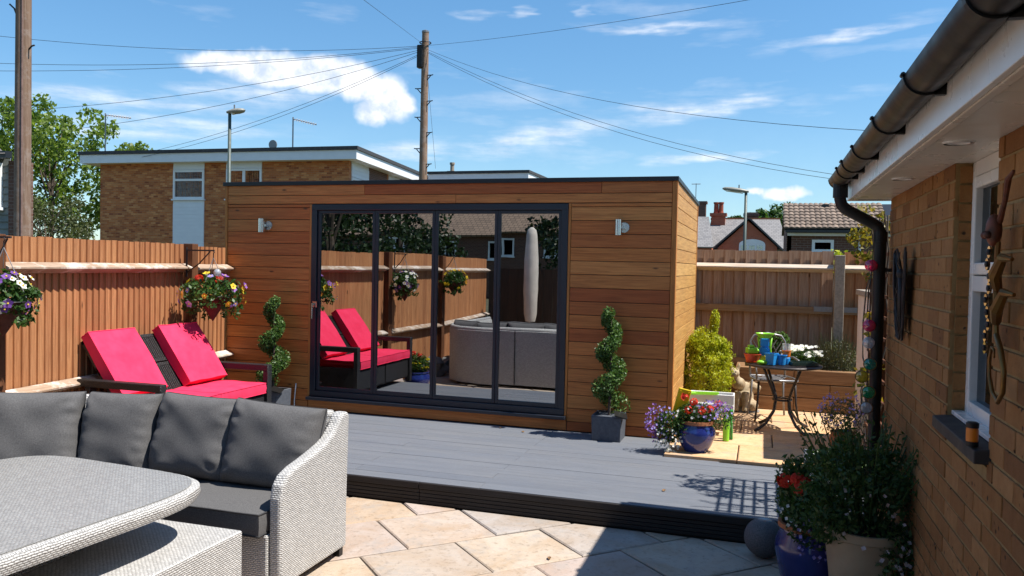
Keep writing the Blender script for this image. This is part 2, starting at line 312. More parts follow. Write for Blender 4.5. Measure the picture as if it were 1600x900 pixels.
joint_m = plain('joint_sand', (.13,.105,.08), .95, amount=.5, scale=40, bmp=.4)

G1 = [(.012,.030,.008), (.03,.07,.014), (.055,.115,.022), (.10,.17,.035)]
leaf_box = leafmat('box_leaves', [(.02,.055,.014), (.05,.11,.024), (.10,.18,.045), (.18,.25,.09)], .3)
leaf_mid = leafmat('mid_leaves', [(.02,.05,.012), (.045,.10,.02), (.08,.15,.03)], .35)
leaf_tree = leafmat('tree_leaves', [(.05,.085,.014), (.11,.17,.028), (.18,.26,.045), (.25,.33,.075)], .5, noise_scale=.4)
leaf_dull = leafmat('hedge_leaves', [(.045,.055,.022), (.075,.09,.032), (.11,.125,.045)], .35, noise_scale=.6)
leaf_dark = leafmat('dark_leaves', [(.010,.022,.008), (.018,.038,.012), (.03,.055,.018)], .25, noise_scale=.4)
leaf_gold = leafmat('golden_conifer', [(.16,.21,.014), (.34,.38,.02), (.48,.50,.028), (.58,.57,.05)], .4, noise_scale=6)
leaf_shade = leafmat('shade_leaves', [(.03,.065,.02), (.055,.11,.03), (.085,.15,.045)], .35)
leaf_heather = leafmat('heather', [(.06,.07,.035), (.10,.115,.05), (.15,.12,.08)], .3)
leaf_clim = leafmat('climber_leaves', [(.06,.085,.02), (.16,.17,.03), (.33,.22,.03), (.09,.12,.025)], .45)
def petal(n, *cols): return leafmat(n, list(cols), .3, .6, True, 8)
p_white = petal('white_petals', (.72,.70,.68), (.85,.84,.80)); p_purple = petal('purple_petals', (.10,.03,.22), (.24,.10,.42)); p_yellow = petal('yellow_petals', (.80,.55,.02), (.85,.68,.06))
p_red = petal('red_petals', (.62,.03,.02), (.72,.07,.03)); p_lilac = petal('lilac_petals', (.22,.16,.55), (.42,.36,.70)); p_pink = petal('pink_petals', (.72,.08,.25), (.80,.16,.35)); p_orange = petal('orange_petals', (.80,.28,.03), (.85,.4,.05))
p_daisy = petal('daisy_petals', (.80,.79,.72), (.88,.87,.82)); p_pale = petal('pale_pink_petals', (.60,.48,.50), (.72,.62,.64)); p_violet = petal('violet_petals', (.20,.07,.38), (.34,.16,.50))

# ------------------------------------------------------------------ geometry
class G:
    def __init__(s): s.v = []; s.f = []
    def add(s, vs, fs):
        o = len(s.v); s.v.extend([tuple(map(float, p)) for p in vs]); s.f.extend([tuple(i+o for i in q) for q in fs]); return s
    def box(s, x0, y0, z0, x1, y1, z1, M=None):
        vs = [(x, y, z) for z in (z0, z1) for y in (y0, y1) for x in (x0, x1)]
        if M is not None: vs = [tuple(M @ Vector(p)) for p in vs]
        return s.add(vs, [(0,2,3,1), (4,5,7,6), (0,1,5,4), (2,6,7,3), (0,4,6,2), (1,3,7,5)])
    def bar(s, a, b, w, h=None, up=(0,0,1)):
        h = h or w; a = Vector(a); b = Vector(b); d = (b-a); L = d.length; d.normalize(); u = Vector(up)
        if abs(d.dot(u)) > .98: u = Vector((0,1,0))
        x = d.cross(u).normalized(); u = x.cross(d)
        M = Matrix((d, x, u)).transposed().to_4x4(); M.translation = a
        return s.box(0, -w/2, -h/2, L, w/2, h/2, M)
    def tube(s, pts, r, seg=8, cap=True, closed=False):
        pts = [Vector(p) for p in pts]; n = len(pts); rs = r if isinstance(r, (list, tuple)) else [r]*n; vs = []; fs = []
        prev = None
        for i, p in enumerate(pts):
            a = pts[i-1] if (i or closed) else p; b = pts[(i+1) % n] if (i < n-1 or closed) else p
            t = (b-a); t = t.normalized() if t.length > 1e-9 else Vector((0,0,1))
            if prev is None:
                q = Vector((0,0,1)) if abs(t.z) < .9 else Vector((1,0,0)); x = t.cross(q).normalized()
            else: x = (prev - t*prev.dot(t)); x = x.normalized() if x.length > 1e-6 else t.orthogonal().normalized()
            prev = x; y = t.cross(x)
            for k in range(seg):
                an = 2*math.pi*k/seg; vs.append(p + (x*math.cos(an)+y*math.sin(an))*rs[i])
        m_ = n if closed else n-1
        for i in range(m_):
            j = (i+1) % n
            for k in range(seg): fs.append((i*seg+k, i*seg+(k+1) % seg, j*seg+(k+1) % seg, j*seg+k))
        if cap and not closed: fs.append(tuple(reversed(range(seg)))); fs.append(tuple((n-1)*seg+k for k in range(seg)))
        return s.add(vs, fs)
    def lathe(s, prof, seg=24, c=(0,0,0), cap=True):
        vs = []; fs = []; n = len(prof)
        for r, z in prof:
            for k in range(seg): a = 2*math.pi*k/seg; vs.append((c[0]+r*math.cos(a), c[1]+r*math.sin(a), c[2]+z))
        for i in range(n-1):
            for k in range(seg): fs.append((i*seg+k, i*seg+(k+1) % seg, (i+1)*seg+(k+1) % seg, (i+1)*seg+k))
        if cap: fs.append(tuple(reversed(range(seg)))); fs.append(tuple((n-1)*seg+k for k in range(seg)))
        return s.add(vs, fs)
    def ball(s, c, r, seg=12, rings=8, sc=(1,1,1), lump=0):
        vs = []; fs = []
        for i in range(rings+1):
            ph = math.pi*i/rings
            for k in range(seg):
                a = 2*math.pi*k/seg; q = r*(1+lump*(random.random()-.5))
                vs.append((c[0]+q*sc[0]*math.sin(ph)*math.cos(a), c[1]+q*sc[1]*math.sin(ph)*math.sin(a), c[2]+q*sc[2]*math.cos(ph)))
        for i in range(rings):
            for k in range(seg): fs.append((i*seg+k, (i+1)*seg+k, (i+1)*seg+(k+1) % seg, i*seg+(k+1) % seg))
        return s.add(vs, fs)
    def prism(s, poly, lo, hi, ax='x'):
        """poly in the two other axes (in order), extruded along ax from lo to hi"""
        def P(a, b, t): return {'x': (t, a, b), 'y': (a, t, b), 'z': (a, b, t)}[ax]
        n = len(poly); vs = [P(a, b, lo) for a, b in poly]+[P(a, b, hi) for a, b in poly]
        fs = [tuple(range(n)), tuple(reversed(range(n, 2*n)))]+[(i, i+n, (i+1) % n+n, (i+1) % n) for i in range(n)]
        return s.add(vs, fs)
    def leaves(s, pts, size, asp=.5, up=.0, jit=.35, fold=0):
        pts = np.asarray(pts, float); n = len(pts)
        if n == 0: return s
        d = rng.normal(size=(n, 3)); d[:, 2] += up; d /= np.linalg.norm(d, axis=1)[:, None]
        q = rng.normal(size=(n, 3)); x = np.cross(d, q); x /= np.linalg.norm(x, axis=1)[:, None]
        L = size*(1+jit*rng.uniform(-1, 1, n))[:, None]
        a = pts-d*L/2; b = pts+d*L/2; l = pts+x*L*asp/2; r_ = pts-x*L*asp/2
        vs = np.stack([a, l, b, r_], 1).reshape(-1, 3); o = len(s.v)
        s.v.extend(map(tuple, vs.tolist())); s.f.extend([(o+4*i, o+4*i+1, o+4*i+2, o+4*i+3) for i in range(n)]); return s
    def flower(s, c, r, nrm=None, n=5, cup=.25):
        c = Vector(c); nrm = Vector(nrm) if nrm is not None else Vector((random.uniform(-1,1), -1, random.uniform(0,1))); nrm.normalize()
        x = nrm.orthogonal().normalized(); y = nrm.cross(x); a0 = random.random()*6
        for k in range(n):
            a = a0+2*math.pi*k/n; w = math.pi/n*.95
            p = [c, c+(x*math.cos(a-w)+y*math.sin(a-w))*r*.75+nrm*r*cup*.6, c+(x*math.cos(a)+y*math.sin(a))*r+nrm*r*cup, c+(x*math.cos(a+w)+y*math.sin(a+w))*r*.75+nrm*r*cup*.6]
            s.add(p, [(0,1,2,3)])
        return s
def mesh_of(name, g):
    me = bpy.data.meshes.new(name); me.from_pydata(g.v, [], g.f); me.update(); return me
def obj(name, g, mat, parent=None, smooth=False, bevel=0, seg=2, **kw):
    me = g if isinstance(g, bpy.types.Mesh) else mesh_of(name, g)
    o = bpy.data.objects.new(name, me); COL.objects.link(o)
    if mat is not None and not me.materials: me.materials.append(mat)
    if smooth: me.polygons.foreach_set('use_smooth', [True]*len(me.polygons))
    if bevel:
        b = o.modifiers.new('bevel', 'BEVEL'); b.width = bevel; b.segments = seg; b.limit_method = 'ANGLE'; b.angle_limit = rad(40)
        if smooth: b.harden_normals = False
    if parent: o.parent = parent
    for k, v in kw.items(): o[k] = v
    return o
def copy(o, parent=None, loc=None, rot=None, scale=None):
    c = o.copy(); COL.objects.link(c); c.parent = parent if parent else o.parent
    if loc is not None: c.location = loc
    if rot is not None: c.rotation_euler = rot
    if scale is not None: c.scale = scale
    return c
def thing(name, label, cat, loc=(0,0,0), rz=0, group=None):
    e = bpy.data.objects.new(name, None); COL.objects.link(e); e.location = loc; e.rotation_euler = (0, 0, rz); e.empty_display_size = .1
    return tag(e, label, cat, group)
def tag(o, label, cat, group=None):
    o['label'] = label; o['category'] = cat
    if group: o['group'] = group
    return o
def struct(name, g=None, mat=None, loc=None, **k):
    if g is None: o = bpy.data.objects.new(name, None); COL.objects.link(o)
    else: o = obj(name, g, mat, **k)
    o['kind'] = 'structure'
    if loc: o.location = loc
    return o
def shear_smooth(o, angle=40):
    for p in o.data.polygons: p.use_smooth = True
    try: o.data.set_sharp_from_angle(angle=rad(angle))
    except Exception: pass
    return o
def ell(n, c, r, shell=.55):
    """random points in an ellipsoid, denser to the outside"""
    d = rng.normal(size=(n, 3)); d /= np.linalg.norm(d, axis=1)[:, None]
    q = shell+(1-shell)*rng.uniform(0, 1, n)**.6
    return np.asarray(c)+d*q[:, None]*np.asarray(r)
def clumps(nc, nl, c, r, cr, shell=.6, zmin=None):
    cs = ell(nc, c, r, shell); out = []
    for p in cs:
        k = cr*rng.uniform(.6, 1.3); out.append(ell(nl, p, (k, k, k*.75), .2))
    return np.concatenate(out)

# ================================================================== SETTING
struct('ground', G().add([(-600,-600,-.05), (600,-600,-.05), (600,600,-.05), (-600,600,-.05)], [(0,1,2,3)]), grass_ground)
# ---- patio of sandstone laid on the diagonal
patio = struct('patio', G().box(-5.6, -1.3, -.045, .75, 5.3, -.012), joint_m)
def slab_mesh(pts, z0, z1, g=None, mz=.004):
    g = g or G(); n = len(pts); cx = sum(p[0] for p in pts)/n; cy = sum(p[1] for p in pts)/n
    def ins(p, d):
        v = Vector((p[0]-cx, p[1]-cy)); L = v.length; return (cx+v.x*(L-d)/L, cy+v.y*(L-d)/L)
    lo = [(*p, z0) for p in pts]; mid = [(*p, z1-.006) for p in pts]; top = [(*ins(p, .012), z1+random.uniform(-mz, mz)*.6) for p in pts]
    fs = [tuple(range(2*n, 3*n))]
    for i in range(n): j = (i+1) % n; fs += [(i, j, n+j, n+i), (n+i, n+j, 2*n+j, 2*n+i)]
    return g.add(lo+mid+top, fs)
def clip_poly(poly, f):
    out = []
    for i, p in enumerate(poly):
        q = poly[(i+1) % len(poly)]; a, b = f(p), f(q)
        if a >= 0: out.append(p)
        if (a >= 0) != (b >= 0): t_ = a/(a-b); out.append((p[0]+(q[0]-p[0])*t_, p[1]+(q[1]-p[1])*t_))
    return out
R2 = math.sqrt(2); rowsY = []
cuts = [7.19-.83*k if k < 0 else [7.19, 6.36, 5.59][k] if k < 3 else 5.59-.79*(k-2) for k in range(-6, 13)]
offs = {0: 1.96, 1: 1.67, 2: 1.38, 3: 2.846}
for ki, k in enumerate(range(-6, 12)):
    c1 = cuts[ki]; c0 = cuts[ki+1]      # Y-X from c0 to c1
    o0 = offs.get(k+1, (k*.37) % .6)
    s_ = o0-.6*22 + random.uniform(-.01, .01)
    while s_ < 8:
        L = .6
        jit = lambda: random.uniform(-.006, .006)
        q = []
        for (s2, cc) in ((s_+.007, c0+.012), (s_+L-.007, c0+.012), (s_+L-.007, c1-.012), (s_+.007, c1-.012)):
            xx = (s2*R2-cc)/2; yy = (s2*R2+cc)/2; q.append((xx+jit(), yy+jit()))
        s_ += L
        for f in (lambda p: 5.19-p[1], lambda p: p[1]+1.25, lambda p: p[0]+5.1, lambda p: .705-p[0]):
            q = clip_poly(q, f) if len(q) > 2 else []
        if len(q) < 3: continue
        ar = abs(sum(q[i][0]*q[(i+1) % len(q)][1]-q[(i+1) % len(q)][0]*q[i][1] for i in range(len(q))))/2
        if ar < .003: continue
        c = (sum(p[0] for p in q)/len(q), sum(p[1] for p in q)/len(q))
        o = obj('paving_slab', slab_mesh([(p[0]-c[0], p[1]-c[1]) for p in q], -.03, 0), patio_stone, patio); o.location = (c[0], c[1], random.uniform(-.002, .002)); o.rotation_euler.z = 0

# ---- deck
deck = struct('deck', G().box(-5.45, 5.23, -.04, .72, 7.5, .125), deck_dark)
DB = .1405; nb = 15
bg_ = G()
def deck_board(g, L):
    # reeded board: ten shallow ridges across its width
    w = DB-.005; n = 9; pr = [(0, .0)]
    prof = []
    for i in range(n): a = w*i/n; prof += [(a+.0015, .024), (a+w/n-.0035, .024), (a+w/n-.0025, .0215), (a+w/n-.0002, .0215)]
    prof = [(0, 0)]+[(0, .022)]+prof+[(w, .022), (w, 0)]
    m_ = len(prof); vs = [(0, a, b) for a, b in prof]+[(L, a, b) for a, b in prof]
    fs = [(i, i+1, i+1+m_, i+m_) for i in range(m_-1)]+[tuple(range(m_)), tuple(reversed(range(m_, 2*m_)))]
    return g.add(vs, fs)
full = mesh_of('deck_board', deck_board(G(), 3.6)); part_ = mesh_of('deck_board', deck_board(G(), 2.555)); terr = mesh_of('deck_board', deck_board(G(), 1.55))
for i in range(nb):
    y = 5.215+i*DB; a, b_ = (3.6, 2.555) if i % 2 == 0 else (2.555, 3.6)
    ms = (full, part_) if i % 2 == 0 else (part_, full)
    if y > 6.6: continue
    x0 = -5.45
    for me, L in zip(ms, (a, b_)):
        o = obj('deck_board', me, deck_wood, deck); o.location = (x0, y, .136+random.uniform(-.0008, .0008)); x0 += L+.004
for i in range(nb):
    y = 5.215+i*DB
    if y <= 6.6: continue
    o = obj('deck_board', full, deck_wood, deck); o.location = (-5.45, y, .136+random.uniform(-.0008, .0008))
    o = obj('deck_board', terr, deck_wood, deck); o.location = (-5.45+3.604, y, .136)
# fascia of the deck step
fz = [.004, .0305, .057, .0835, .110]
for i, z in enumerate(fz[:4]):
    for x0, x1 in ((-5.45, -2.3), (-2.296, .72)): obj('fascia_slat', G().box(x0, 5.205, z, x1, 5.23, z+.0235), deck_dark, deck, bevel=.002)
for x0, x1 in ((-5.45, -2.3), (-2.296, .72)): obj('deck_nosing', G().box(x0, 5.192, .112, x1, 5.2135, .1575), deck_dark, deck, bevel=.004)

# ---- raised stone terrace at the right
terrace = struct('terrace', G().box(-.735, 6.68, .02, 1.2, 9.3, .148), joint_m)
tx = [-.745, -.16, .38, .9, 1.25]; ty = [6.64, 7.22, 7.8, 8.38, 8.9, 9.3]
for j in range(5):
    sh = 0 if j % 2 == 0 else .28
    xs = [-.745]+[x+sh for x in tx[1:-1] if x+sh < 1.2]+[1.25]
    for i in range(len(xs)-1):
        x0, x1, y0, y1 = xs[i]+.005, xs[i+1]-.005, ty[j]+.005, ty[j+1]-.005
        if j == 0: y0 += random.uniform(-.012, .012)
        cx, cy = (x0+x1)/2, (y0+y1)/2
        o = obj('paving_slab', slab_mesh([(x0-cx, y0-cy), (x1-cx, y0-cy), (x1-cx, y1-cy), (x0-cx, y1-cy)], -.038, 0, mz=.002), terrace_stone, terrace); o.location = (cx, cy, .19)

# ================================================================== GARDEN ROOM
XL, XR, YF, YB, ZT, ZD = -5.573, -.757, 7.326, 9.70, 2.552, .16
DL, DR, DT, DBT = -4.503, -1.760, 2.3066, .321
room = thing('garden_room', 'flat roofed garden room clad in horizontal cedar boards with a dark glazed door', 'garden room', ((XL+XR)/2, YF, ZD))
RL = Vector(room.location)
def rp(name, g, mat, parent=None, **k):
    """part of the garden room given in world coordinates"""
    o = obj(name, g, mat, parent or room, **k)
    o.location = -RL if (parent is None) else (0, 0, 0); return o
th = .02
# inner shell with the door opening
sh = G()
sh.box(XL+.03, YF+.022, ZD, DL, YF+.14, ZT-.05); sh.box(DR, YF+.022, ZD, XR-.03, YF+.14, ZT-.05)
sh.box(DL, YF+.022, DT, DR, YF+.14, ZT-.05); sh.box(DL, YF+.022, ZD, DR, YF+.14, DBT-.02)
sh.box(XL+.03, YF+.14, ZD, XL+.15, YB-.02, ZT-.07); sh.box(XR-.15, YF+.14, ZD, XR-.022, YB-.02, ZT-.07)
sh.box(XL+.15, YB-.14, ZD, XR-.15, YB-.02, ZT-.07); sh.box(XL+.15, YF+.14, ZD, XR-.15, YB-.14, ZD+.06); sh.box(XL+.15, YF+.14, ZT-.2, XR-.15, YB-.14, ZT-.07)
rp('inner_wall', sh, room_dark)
PITCHB = .1265; edges = [2.512]+[2.404-PITCHB*i for i in range(18)]+[ZD+.004]
def board(x0, x1, z0, z1):
    cx, cz = (x0+x1)/2, (z0+z1)/2; hw, hh = (x1-x0)/2, (z1-z0)/2-.0025
    o = obj('cladding_board', G().box(-hw, -.0, -hh, hw, th, hh), cedar, room, bevel=.003); o.location = Vector((cx, YF+random.uniform(0, .0012), cz))-RL
for i in range(len(edges)-1):
    z1, z0 = edges[i], edges[i+1]
    if z1-z0 < .02: continue
    segs = []
    if z0 > DT-.06: segs = [(XL+.035, XR-.045)]
    if i == 0: segs = [(XL+.035, -3.9), (-3.897, -1.45), (-1.447, XR-.045)]
    elif i == 1: z0 = DT+.008; segs = [(XL+.035, -2.9), (-2.897, XR-.045)]
    elif i == 2:
        segs = [(XL+.035, DL-.028), (DR+.028, XR-.045)]; z1 = edges[2]
    elif z1 > DBT-.03: segs = [(XL+.035, DL-.028), (DR+.028, XR-.045)]
    elif z1 <= DBT-.03 or z0 < DBT-.04: segs = [(XL+.035, -3.4), (-3.397, XR-.045)]
    if z1 > DBT-.045 and z0 < DBT-.045: segs = [(XL+.035, DL-.028), (DR+.028, XR-.045)]; board(DL-.02, DR+.02, ZD+.004, DBT-.052)
    if z1 <= DBT-.045: segs = [(XL+.035, DL-.028), (DR+.028, XR-.045)]
    for a, b in segs: board(a, b, z0, z1)
# the strip of row two beside the door head
for a, b in ((XL+.035, DL-.028), (DR+.028, XR-.045)): board(a, b, edges[2], DT+.006)
for a, b in ((DL-.026, DL-.002), (DR+.002, DR+.026)): rp('door_trim', G().box(a, YF-.004, DBT-.05, b, YF+.05, DT+.004), cedar_trim, bevel=.002)
# corner posts
rp('corner_trim', G().box(XL, YF-.006, ZD+.003, XL+.032, YF+.045, 2.512), cedar_trim, bevel=.003)
rp('corner_trim', G().box(XR-.042, YF-.006, ZD+.003, XR+.004, YF+.045, 2.512), cedar_trim, bevel=.003)
rp('corner_trim', G().box(XR-.03, YB-.04, ZD+.003, XR+.004, YB, 2.49), cedar_trim, bevel=.003)
for i in range(len(edges)-1):
    z1, z0 = edges[i], edges[i+1]
    if z1-z0 < .02: continue
    cz, hh = (z0+z1)/2, (z1-z0)/2-.0025; L = YB-.045-YF-.05
    for side, xx in ((1, XR-.0215), (-1, XL+.0015)):
        o = obj('cladding_board', G().box(0, 0, -hh, th, L, hh), cedar_side, room, bevel=.003); o.location = Vector((xx, YF+.048, cz))-RL
# roof trim falls slightly to the back
rf = G()
rf.add([(XL-.02, YF-.02, 2.508), (XR+.012, YF-.02, 2.508), (XR+.012, YB+.03, 2.468), (XL-.02, YB+.03, 2.468), (XL-.02, YF-.02, ZT-.002), (XR+.012, YF-.02, ZT-.002), (XR+.012, YB+.03, 2.508), (XL-.02, YB+.03, 2.508)],
       [(0,3,2,1), (4,5,6,7), (0,1,5,4), (1,2,6,5), (2,3,7,6), (3,0,4,7)])
rp('roof', rf, black_trim, bevel=.003)
# door: outer frame, four sliding panels
dframe = rp('door_frame', G().box(DL, YF-.008, DT-.058, DR, YF+.09, DT).box(DL, YF-.008, DBT+.045, DL+.062, YF+.09, DT-.058).box(DR-.062, YF-.008, DBT+.045, DR, YF+.09, DT-.058).box(DL, YF-.008, DBT-.015, DR, YF+.09, DBT+.045), anthracite, bevel=.004)
rp('door_sill', G().box(DL-.02, YF-.055, DBT-.05, DR+.02, YF+.05, DBT-.017), anthracite, bevel=.005)
mx_ = [DL+.064, -3.775, -3.118, -2.462, DR-.064]
for i in range(4):
    a, b = mx_[i]+.002, mx_[i+1]-.002; z0, z1 = DBT+.047, DT-.06; fr = .030
    g = G().box(a, YF+.012, z0, a+fr, YF+.06, z1).box(b-fr, YF+.012, z0, b, YF+.06, z1).box(a+fr, YF+.012, z0, b-fr, YF+.06, z0+.04).box(a+fr, YF+.012, z1-.032, b-fr, YF+.06, z1)
    p = rp('door_panel', g, anthracite, bevel=.003)
    pane = obj('pane', G().box(-(b-a)/2+fr, -.004, -(z1-z0)/2+.04, (b-a)/2-fr, .004, (z1-z0)/2-.032), glass, p); pane.location = ((a+b)/2, YF+.03, (z0+z1)/2)
    pane.rotation_euler = ((-.002, .0012, -.0016, .0014)[i], 0, (.002, -.0016, .0014, -.0012)[i])
    if i == 0:
        obj('handle', G().box(a-.035, YF-.022, 1.24, a+.015, YF-.008, 1.30).bar((a-.02, YF-.045, 1.27), (a-.02, YF-.02, 1.27), .018).tube([(a-.02, YF-.05, 1.28), (a-.022, YF-.052, 1.2), (a-.024, YF-.05, 1.12)], .008), steel, p)
# cable stub below the door's left side
rp('cable', G().tube([(-4.66, 7.318, .42), (-4.655, 7.30, .425), (-4.65, 7.292, .40), (-4.66, 7.295, .33), (-4.67, 7.30, .24), (-4.668, 7.30, .165)], .006), white_paint, smooth=True)
# wall lights
def wall_light(x, label):
    t = thing('wall_light', label, 'wall light', (x, YF-.001, 2.085), 0, 'steel wall lights on the garden room')
    obj('backplate', G().add(*lathe_y(.045, .012, 20)), steel, t, smooth=False, bevel=.002).location = (.045, 0, 0)
    obj('arm', G().box(.005, -.06, -.012, .055, -.012, .012), steel, t)
    obj('lamp_tube', G().lathe([(.026, -.072), (.03, -.072), (.03, .072), (.026, .072), (.026, .05), (.0, .05)], 20, (0, -.06, 0), cap=False), steel, t, smooth=False)
    return t
def lathe_y(r, d, seg):
    vs = [(r*math.cos(2*math.pi*k/seg), 0, r*math.sin(2*math.pi*k/seg)) for k in range(seg)]; vs += [(x, -d, z) for x, y, z in vs]
    return vs, [tuple(range(seg)), tuple(reversed(range(seg, 2*seg)))]+[(i, (i+1) % seg, (i+1) % seg+seg, i+seg) for i in range(seg)]
wall_light(-5.075, 'steel cylinder wall light on the cedar wall left of the glass doors')
wall_light(-1.275, 'steel cylinder wall light on the cedar wall right of the glass doors')

# ================================================================== FENCES
def fence_run(root, a, b, z0, z1, pitch, bw, mat, rail_mat, rails, side, cap=None, rail_h=.085, rail_d=.085, bthick=.014, jitter=.004, tri=True):
    a = Vector((*a, 0)); b = Vector((*b, 0)); d = (b-a); L = d.length; d.normalize(); n = Vector((-d.y, d.x, 0))*side; ang = math.atan2(d.y, d.x)
    k = int(L/pitch); pitch = L/k
    me = mesh_of('board', G().box(0, 0, z0, bw, bthick, z1))
    for i in range(k):
        p = a+d*(i*pitch)+n*0
        o = obj('board', me, mat, root); o.location = (p-root.location)+Vector((0, 0, random.uniform(-jitter, jitter)))
        tilt = math.atan2(bthick*.55, pitch)*side
        o.rotation_euler = (0, 0, ang-tilt*.0+random.uniform(-.012, .012)-(.20*side))
    for rz in rails:
        # arris rail: sloped top that throws water off
        q0 = a+n*.008; q1 = b+n*.008
        pr = [(0, rz-rail_h*.55), (rail_d, rz-rail_h*.12), (rail_d, rz+.002), (0, rz+rail_h*.45)]
        vs = [tuple(q0+n*u+Vector((0,0,w))) for u, w in pr]+[tuple(q1+n*u+Vector((0,0,w))) for u, w in pr]
        o = obj('rail', G().add(vs, [(0,1,2,3), (7,6,5,4), (0,4,5,1), (1,5,6,2), (2,6,7,3), (3,7,4,0)]), rail_mat, root); o.location = -root.location
fp = [(-5.53, 7.30), (-5.45, 6.60), (-5.20, 4.27), (-5.17, 2.26), (-5.6, -1.4)]
lf = thing('close_board_fence', 'tall reddish brown close-board fence along the left of the garden', 'fence', (-5.2, 4.27, 0))
for i in range(4):
    a, b = fp[i+1], fp[i]
    d = (Vector(b)-Vector(a)).normalized(); s0 = Vector(a)+d*.06; s1 = Vector(b)-d*(.06 if i else 0)
    fence_run(lf, tuple(s0), tuple(s1), .04, 1.86 if i else 1.845, .073, .086, fence_wood, fence_rail, (1.63, .70) if i else (1.625, .70), -1)
for (x, y) in fp[1:4]:
    o = obj('post', G().box(-.05, -.05, 0, .05, .05, 1.865), post_wood, lf, bevel=.004); o.location = Vector((x+.03, y, 0))-lf.location; o.rotation_euler.z = .1
bf = thing('back_fence', 'dark grey-brown back fence of wide boards with a pale rail right of the garden room', 'fence', (.82, 9.72, 0))
for (a, b, m_) in (((-.80, 9.75), (.76, 9.75), grey_fence), ((.875, 9.75), (2.6, 9.75), fence_wood)):
    fence_run(bf, a, b, .1, 1.948, .118, .126, m_, pale_rail, (1.755,), -1, rail_h=.09, rail_d=.07, jitter=.006)
    o = obj('rail', G().box(a[0], 9.675, 1.235, b[0], 9.733, 1.315), brown_rail, bf, bevel=.004); o.location = -bf.location
    o = obj('rail', G().box(a[0], 9.675, .62, b[0], 9.733, .70), brown_rail, bf, bevel=.004); o.location = -bf.location
    o = obj('rail_bracket', G().box(b[0]-.2, 9.667, 1.262, b[0], 9.674, 1.32) if a[0] < 0 else G().box(a[0], 9.667, 1.262, a[0]+.14, 9.674, 1.32), cast_lit, bf); o.location = -bf.location
o = obj('concrete_post', G().box(-.053, -.075, 0, .053, .05, 1.905), concrete, bf, bevel=.006)
o.location = (0, -.02, 0)
df = thing('dark_back_fence', 'dark brown board fence behind the seating, seen mirrored in the glass', 'fence', (-2.4, -1.55, 0))
for i in range(30):
    o = obj('board', G().box(0, 0, .05, .19, .02, 1.62) if i == 0 else me_df, dark_fence, df)
    if i == 0: me_df = o.data
    o.location = (-3.2+i*.196, 0, random.uniform(-.004, .004))
# ---- white rendered garden wall behind the downpipe
ww = obj('garden_wall', G().box(-.05, -.62, 0, .05, .62, 1.32), plain('white_render', (.70,.62,.57), .85, amount=.12, scale=4, bmp=.2), None, bevel=.008)
ww.location = (.90, 7.42, .19); tag(ww, 'short white rendered wall end beside the concrete fence post, half hidden by the downpipe', 'wall')
cp = obj('coping', G().box(-.07, -.64, 0, .07, .64, .05), concrete, ww, bevel=.006); cp.location = (0, 0, 1.32)

# ================================================================== HOUSE ON THE RIGHT
HX, HY = .715, 5.23                       # wall face and far corner
house = thing('brick_house', 'yellow brick house wall with white soffit and black gutter close on the right', 'house', (HX, HY, 0))
HL = Vector(house.location)
def hp(name, g, mat, parent=None, **k):
    o = obj(name, g, mat, parent or house, **k)
    if parent is None: o.location = -HL
    return o
WY0, WY1, WZ = 2.935, 3.566, 1.165        # window opening
core = G().box(HX+.0055, WY1, 0, HX+.30, HY-.006, 2.16).box(HX+.0055, -4.5, 0, HX+.30, WY0, 2.16).box(HX+.0055, WY0, 0, HX+.30, WY1, WZ-.08)
hp('wall', core, mortar)
hp('wall_core', G().box(HX+.30, -4.5, 0, HX+4, HY-.01, 2.16), wallbrick)
bl, bh, bj = .215, .065, .010
bme = mesh_of('brick', G().box(0, 0, 0, .02, bl, bh)); hme = mesh_of('brick', G().box(0, 0, 0, .02, .1025, bh))
def addb(y, z, L, stuff=None):
    # keep the bricks clear of the window opening
    if z+bh > WZ-.07 and y+L > WY0 and y < WY1:
        if y < WY0-.03 : L = WY0-y
        elif y+L > WY1+.03: L = y+L-WY1; y = WY1
        else: return
    if L < .02: return
    if stuff is not None: stuff.box(HX, y, z, HX+.02, y+L, z+bh); return
    if abs(L-bl) < .001: o = obj('brick', bme, ybrick, house)
    elif abs(L-.1025) < .001: o = obj('brick', hme, ybrick, house)
    else: o = obj('brick', G().box(0, 0, 0, .02, L, bh), ybrick, house)
    o.location = Vector((HX+random.uniform(-.002, .002), y+random.uniform(-.0015, .0015), z+random.uniform(-.001, .001)))-HL
    if not o.data.get('b'):
        pass
    b_ = o.modifiers.new('bevel', 'BEVEL'); b_.width = .0035; b_.segments = 2; NB[0] += 1
NB = [0]; far_b = G()
for r_ in range(29):
    z = .005+r_*.0747; y = HY-(.0 if r_ % 2 else .1125)
    if r_ % 2 == 0: addb(HY-.1025, z, .1025, far_b if z < .3 else None)
    while y > -2.0:
        yy = y-bl
        vis = yy+bl > 2.45 and z > .15+max(0, (4.6-yy))*.0 and NB[0] < 298 and not (z < .45 and yy > 3.4)
        addb(yy, z, bl, None if vis else far_b); y -= bl+bj
hp('brick_courses', far_b, ybrick, kind='stuff')
